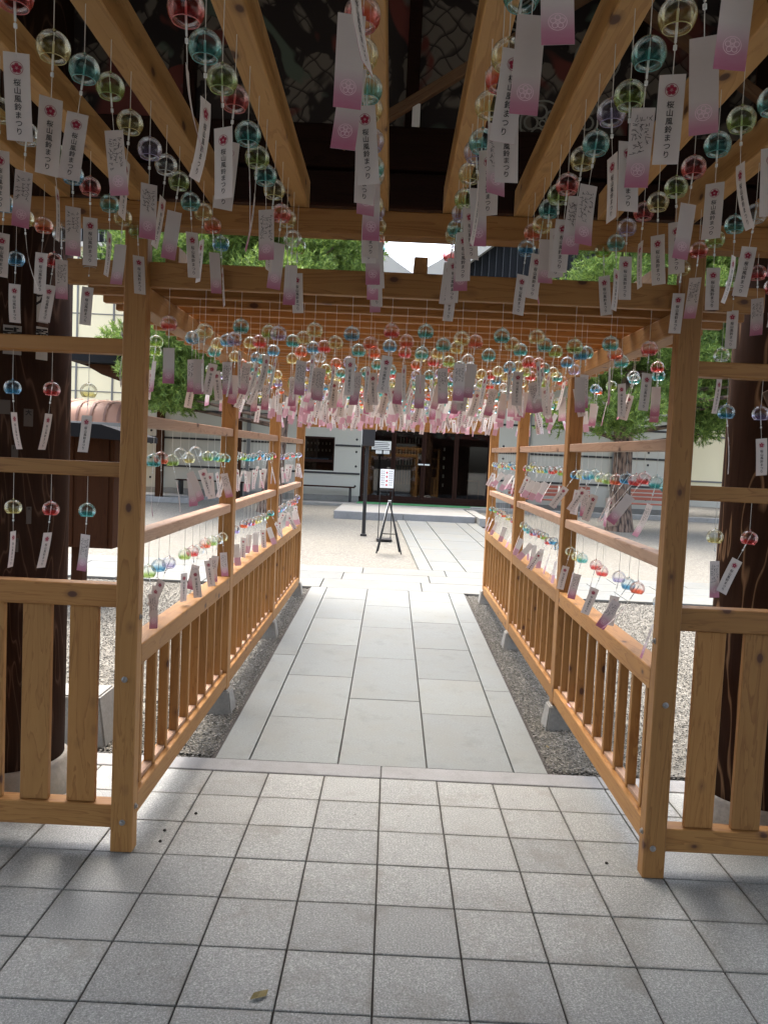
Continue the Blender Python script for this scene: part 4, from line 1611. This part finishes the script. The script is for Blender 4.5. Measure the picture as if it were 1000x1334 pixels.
cb = thing('cream_building', 'pale cream building with thin dark grid lines, far left beyond the kiosk', 'building', (-14, 26, gz(26)))
box('wall', -24, -8.6, 26, 26.3, .3, 9.6, CREAM, cb, 0)
for z in (4.0, 4.9, 5.9, 6.95, 8.1):
    box('joint_line', -24, -8.6, 25.985, 25.998, z - .02, z + .02, GREYM, cb, 0)
for x in (-20, -16, -12.3, -10.9):
    box('joint_line', x - .035, x + .035, 25.97, 25.984, 2.5, 9.4, GREYM, cb, 0)
cr = thing('copper_roofed_lodge', 'low lodge with ribbed copper barrel roof and ochre wall, behind the kiosk', 'building', (-10, 17, gz(17)))
box('wall', -13.5, -7.2, 17.2, 17.35, .4, 2.3, YELL, cr, 0)
prof = [(16.3, 2.46), (16.32, 2.62), (16.42, 2.80), (16.62, 2.95), (16.95, 3.03), (17.6, 3.12)]
vs, fs = [], []
for x in (-13.8, -6.9):
    for y, z in prof:
        vs.append((x, y, z))
k = len(prof)
for i in range(k - 1):
    fs.append((i, k + i, k + i + 1, i + 1))
put('roof', poly_me('copper_mesh', vs, fs, COPPER, True), cr)
for q in range(19):
    x = -13.7 + q * .36
    vs = []
    for dx in (-.03, .03):
        for y, z in prof:
            vs.append((x + dx, y - .03, z + .03))
    put('roof_rib', poly_me('rib_mesh', vs, [(i, k + i, k + i + 1, i + 1) for i in range(k - 1)], COPRIB, True), cr)
box('fascia', -13.8, -6.9, 16.28, 16.36, 2.36, 2.46, GREYM, cr, .01)
box('under_wall', -13.5, -7.2, 17.0, 17.19, .4, 1.3, PLAST, cr, 0)
te = thing('tiled_eave_hall', 'dark eave corner of a neighbouring hall, seen just left of the left front post', 'building', (-5.6, 15.6, gz(15.6)))
put('roof', prism('eave_mesh', [(-8.15, 3.92), (-7.4, 3.86), (-3.9, 3.80), (-3.9, 4.5), (-7.2, 4.2), (-8.05, 4.03)], 15.0, 17.6, ROOFD), te)
put('soffit', prism('soffit_mesh', [(-7.75, 3.84), (-7.3, 3.60), (-6.8, 3.44), (-3.95, 3.30), (-3.95, 3.79), (-7.4, 3.85)], 15.3, 17.3, KZ), te)
for x in (-6.3, -4.2):
    box('column', x - .09, x + .09, 16.9, 17.08, .3, 3.4, KZ, te, .01)
rb = thing('pale_annex', 'bright cream annex wall with grey frame lines, far right beyond the pines', 'building', (16, 24, gz(24)))
box('wall', 9.4, 26, 24, 24.3, .9, 6.5, CREAM, rb, 0)
box('base_wall', 9.4, 26, 23.8, 23.999, .3, 1.25, PLAST, rb, 0)
for z in (1.6, 3.2, 4.6):
    box('joint_line', 9.4, 26, 23.97, 23.998, z - .03, z + .03, GREYM, rb, 0)
for x in (11.95, 15, 18):
    box('joint_line', x - .04, x + .04, 23.95, 23.969, 1.3, 6.5, GREYM, rb, 0)
put('roof', prism('annex_roof', [(8.8, 6.6), (27, 6.6), (27, 6.8), (18, 9.6), (8.8, 7.9)], 23.2, 29, ROOFD), rb)
box('upper_wall', -24, -8.6, 25.9, 26.3, 9.6, 14.5, ROOFD, cb, 0)
for q in range(68):
    box('siding_rib', -23.9 + q * .225, -23.86 + q * .225, 25.85, 25.899, 9.65, 14.4, GREYM, cb, 0)
box('sill_band', -24, -8.5, 25.8, 26.0, 9.42, 9.6, PLAST, cb, 0)
kb = put('court_kerb', box_me(14, .16, .14, CURB, .01), None, (9.2, 17.35, gz(17.35) + .03), kind='structure')
kb2 = put('court_kerb', box_me(8, .16, .14, CURB, .01), None, (-9.0, 16.0, gz(16.0) + .03), kind='structure')


# ------------------------------------------------------------------ pines
def pine(name, x, y, trunk_r, clumps, label, mt, seed, lean=(0, 0), top=7.5):
    rs = np.random.RandomState(seed)
    t = thing('pine_tree', label, 'pine tree', (x, y, gz(y)))
    # trunk
    n = 14
    prof = []
    H = top
    vs, fs = [], []
    K = 14
    for j in range(K + 1):
        u = j / K
        z = gz(y) - .05 + u * (H - gz(y))
        r = trunk_r * (1 - .72 * u) * (1.35 if j == 0 else (1.12 if j == 1 else 1))
        cx = lean[0] * u + .07 * math.sin(u * 7 + seed)
        cy = lean[1] * u + .05 * math.cos(u * 5 + seed)
        for i in range(n):
            a = 2 * math.pi * i / n
            rr = r * (1 + .07 * math.sin(3 * a + j))
            vs.append((cx + rr * math.cos(a), cy + rr * math.sin(a), z - gz(y)))
    for j in range(K):
        for i in range(n):
            k_ = (i + 1) % n
            fs.append((j * n + i, j * n + k_, (j + 1) * n + k_, (j + 1) * n + i))
    tr = put('trunk', poly_me('trunk_mesh', vs, fs, BARK, True), t, (x, y, gz(y)))
    # limbs
    for (cx, cy, cz, rx, rz) in clumps[::2]:
        p0 = Vector((x + lean[0] * .5, y, min(max(cz - .5, 2.3), H * .8)))
        p1 = Vector((cx, cy, cz - .1))
        d = p1 - p0
        m_ = lathe('limb_mesh', [(trunk_r * .28, 0), (trunk_r * .2, d.length * .5), (.015, d.length)], 7, BARK)
        o = put('limb', m_, t, p0)
        o.rotation_euler = d.to_track_quat('Z', 'Y').to_euler()
    # needles: tufts of thin blades
    allv, cnt = [], 0
    for (cx, cy, cz, rx, rz) in clumps:
        k = int(420 * (rx / .8) ** 1.6)
        dr = rs.normal(size=(k, 3)); dr /= np.linalg.norm(dr, axis=1)[:, None]
        rr = rs.uniform(.1, 1.15, (k, 1)) ** .7
        P = dr * rr * np.array([rx * 1.15, rx, rz]) + np.array([cx, cy, cz])
        P[:, 2] += rs.uniform(-.1, .1, k)
        ax = dr * .6 + rs.normal(size=(k, 3)) * .3 + np.array([0, 0, .5])
        ax /= np.linalg.norm(ax, axis=1)[:, None]
        # each twig carries a brush of needles along its last part
        for q in range(22):
            u = rs.uniform(0, .17, (k, 1))
            dd = ax * .75 + rs.normal(size=(k, 3)) * .55
            dd /= np.linalg.norm(dd, axis=1)[:, None]
            L = rs.uniform(.07, .14, (k, 1))
            side = np.cross(dd, rs.normal(size=(k, 3)))
            side /= np.linalg.norm(side, axis=1)[:, None]
            wdt = rs.uniform(.007, .014, (k, 1))
            B = P + ax * u
            allv.append(np.stack([B - side * wdt, B + side * wdt, B + dd * L], 1))
    V = np.concatenate(allv).reshape(-1, 3) - np.array([x, y, gz(y)])
    nf = len(V) // 3
    me = bpy.data.meshes.new('needles_mesh')
    me.vertices.add(len(V)); me.vertices.foreach_set('co', V.ravel())
    me.loops.add(nf * 3); me.loops.foreach_set('vertex_index', np.arange(nf * 3, dtype=np.int32))
    me.polygons.add(nf)
    me.polygons.foreach_set('loop_start', np.arange(0, nf * 3, 3, dtype=np.int32))
    me.polygons.foreach_set('loop_total', np.full(nf, 3, dtype=np.int32))
    me.update(calc_edges=True)
    me.materials.append(mt)
    put('crown', me, t, (x, y, gz(y)))
    return t


def cl(spec, seed, jitter=.3):
    rr = random.Random(seed)
    out = []
    for (x0, x1, y0, y1, z0, z1, n, r) in spec:
        for _ in range(n):
            r_ = r * rr.uniform(.75, 1.25)
            out.append((rr.uniform(x0, x1), rr.uniform(y0, y1), rr.uniform(z0, z1), r_, r_ * .42))
    return out


pine('p', -2.86, 14.7, .24, cl([(-5.9, -1.4, 13.2, 15.5, 5.7, 7.7, 34, .75), (-6.2, -3.7, 13.2, 15.6, 2.9, 4.9, 20, .62)], 3),
     'green pine with slender trunk showing through the left rack, crown above the walkway roof', NEED, 11, (.3, 0), 7.2)
pine('p', 5.42, 14.1, .25, cl([(3.7, 8.2, 12.8, 15.4, 5.6, 8.0, 36, .75), (3.9, 8.8, 12.6, 15.4, 2.75, 5.2, 34, .68)], 5),
     'pine with a thick straight trunk seen through the right rack, dark green crown', NEED, 23, (-.2, 0), 7.6)
pine('p', 10.2, 19.2, .22, cl([(8.0, 12.6, 18.2, 21, 3.2, 8.5, 34, .85)], 9),
     'farther dark pine by the annex at the right edge of the court', NEED_D, 31, (.1, 0), 8.0)
pine('p', -7.6, 20.8, .22, cl([(-9.5, -5.2, 20.4, 22, 7.0, 10.5, 22, .9)], 13),
     'farther dark pine rising behind the shop roof on the left', NEED_D, 37, (.1, 0), 9.0)

# small litter
lf = poly_me('leaf_mesh', [(-.03, 0, .003), (-.01, -.014, .009), (.02, -.012, .004), (.034, .002, .012), (.015, .017, .005), (-.012, .012, .011), (0, 0, .002)],
             [(0, 1, 6), (1, 2, 6), (2, 3, 6), (3, 4, 6), (4, 5, 6), (5, 0, 6)], LEAF)
tag(put('dry_leaf', lf, None, (-.355, -1.745, .002), (0, 0, .6)), 'crumpled olive-brown dry leaf on a paving tile at the bottom of the picture', 'leaf')
lf2 = put('dry_leaf', lf, None, (1.02, .62, -.008), (0, 0, 1.6)); lf2.scale = (.5, .5, .6)
tag(lf2, 'tiny orange-brown leaf on the gravel by the right rack', 'leaf')
for i, (x, y, lb) in enumerate(((-.86, -.52, 'small dark pebble on the tile right of the left front post, nearer the kerb'), (-.955, -.70, 'small dark pebble just right of the left front post, middle one'),
                                (-.945, -.80, 'small dark pebble at the foot of the left front post'), (.99, -.80, 'small dark pebble at the foot of the right front post'))):
    pb = put('pebble', lathe('pebble_mesh', [(.004, 0), (.008, .003), (.006, .008), (.002, .010)], 7, DARKJ), None, (x, y, .0))
    tag(pb, lb, 'pebble', 'stray pebbles on the tiles')
print('objects', len(bpy.data.objects), 'chimes', len(CHIMES))
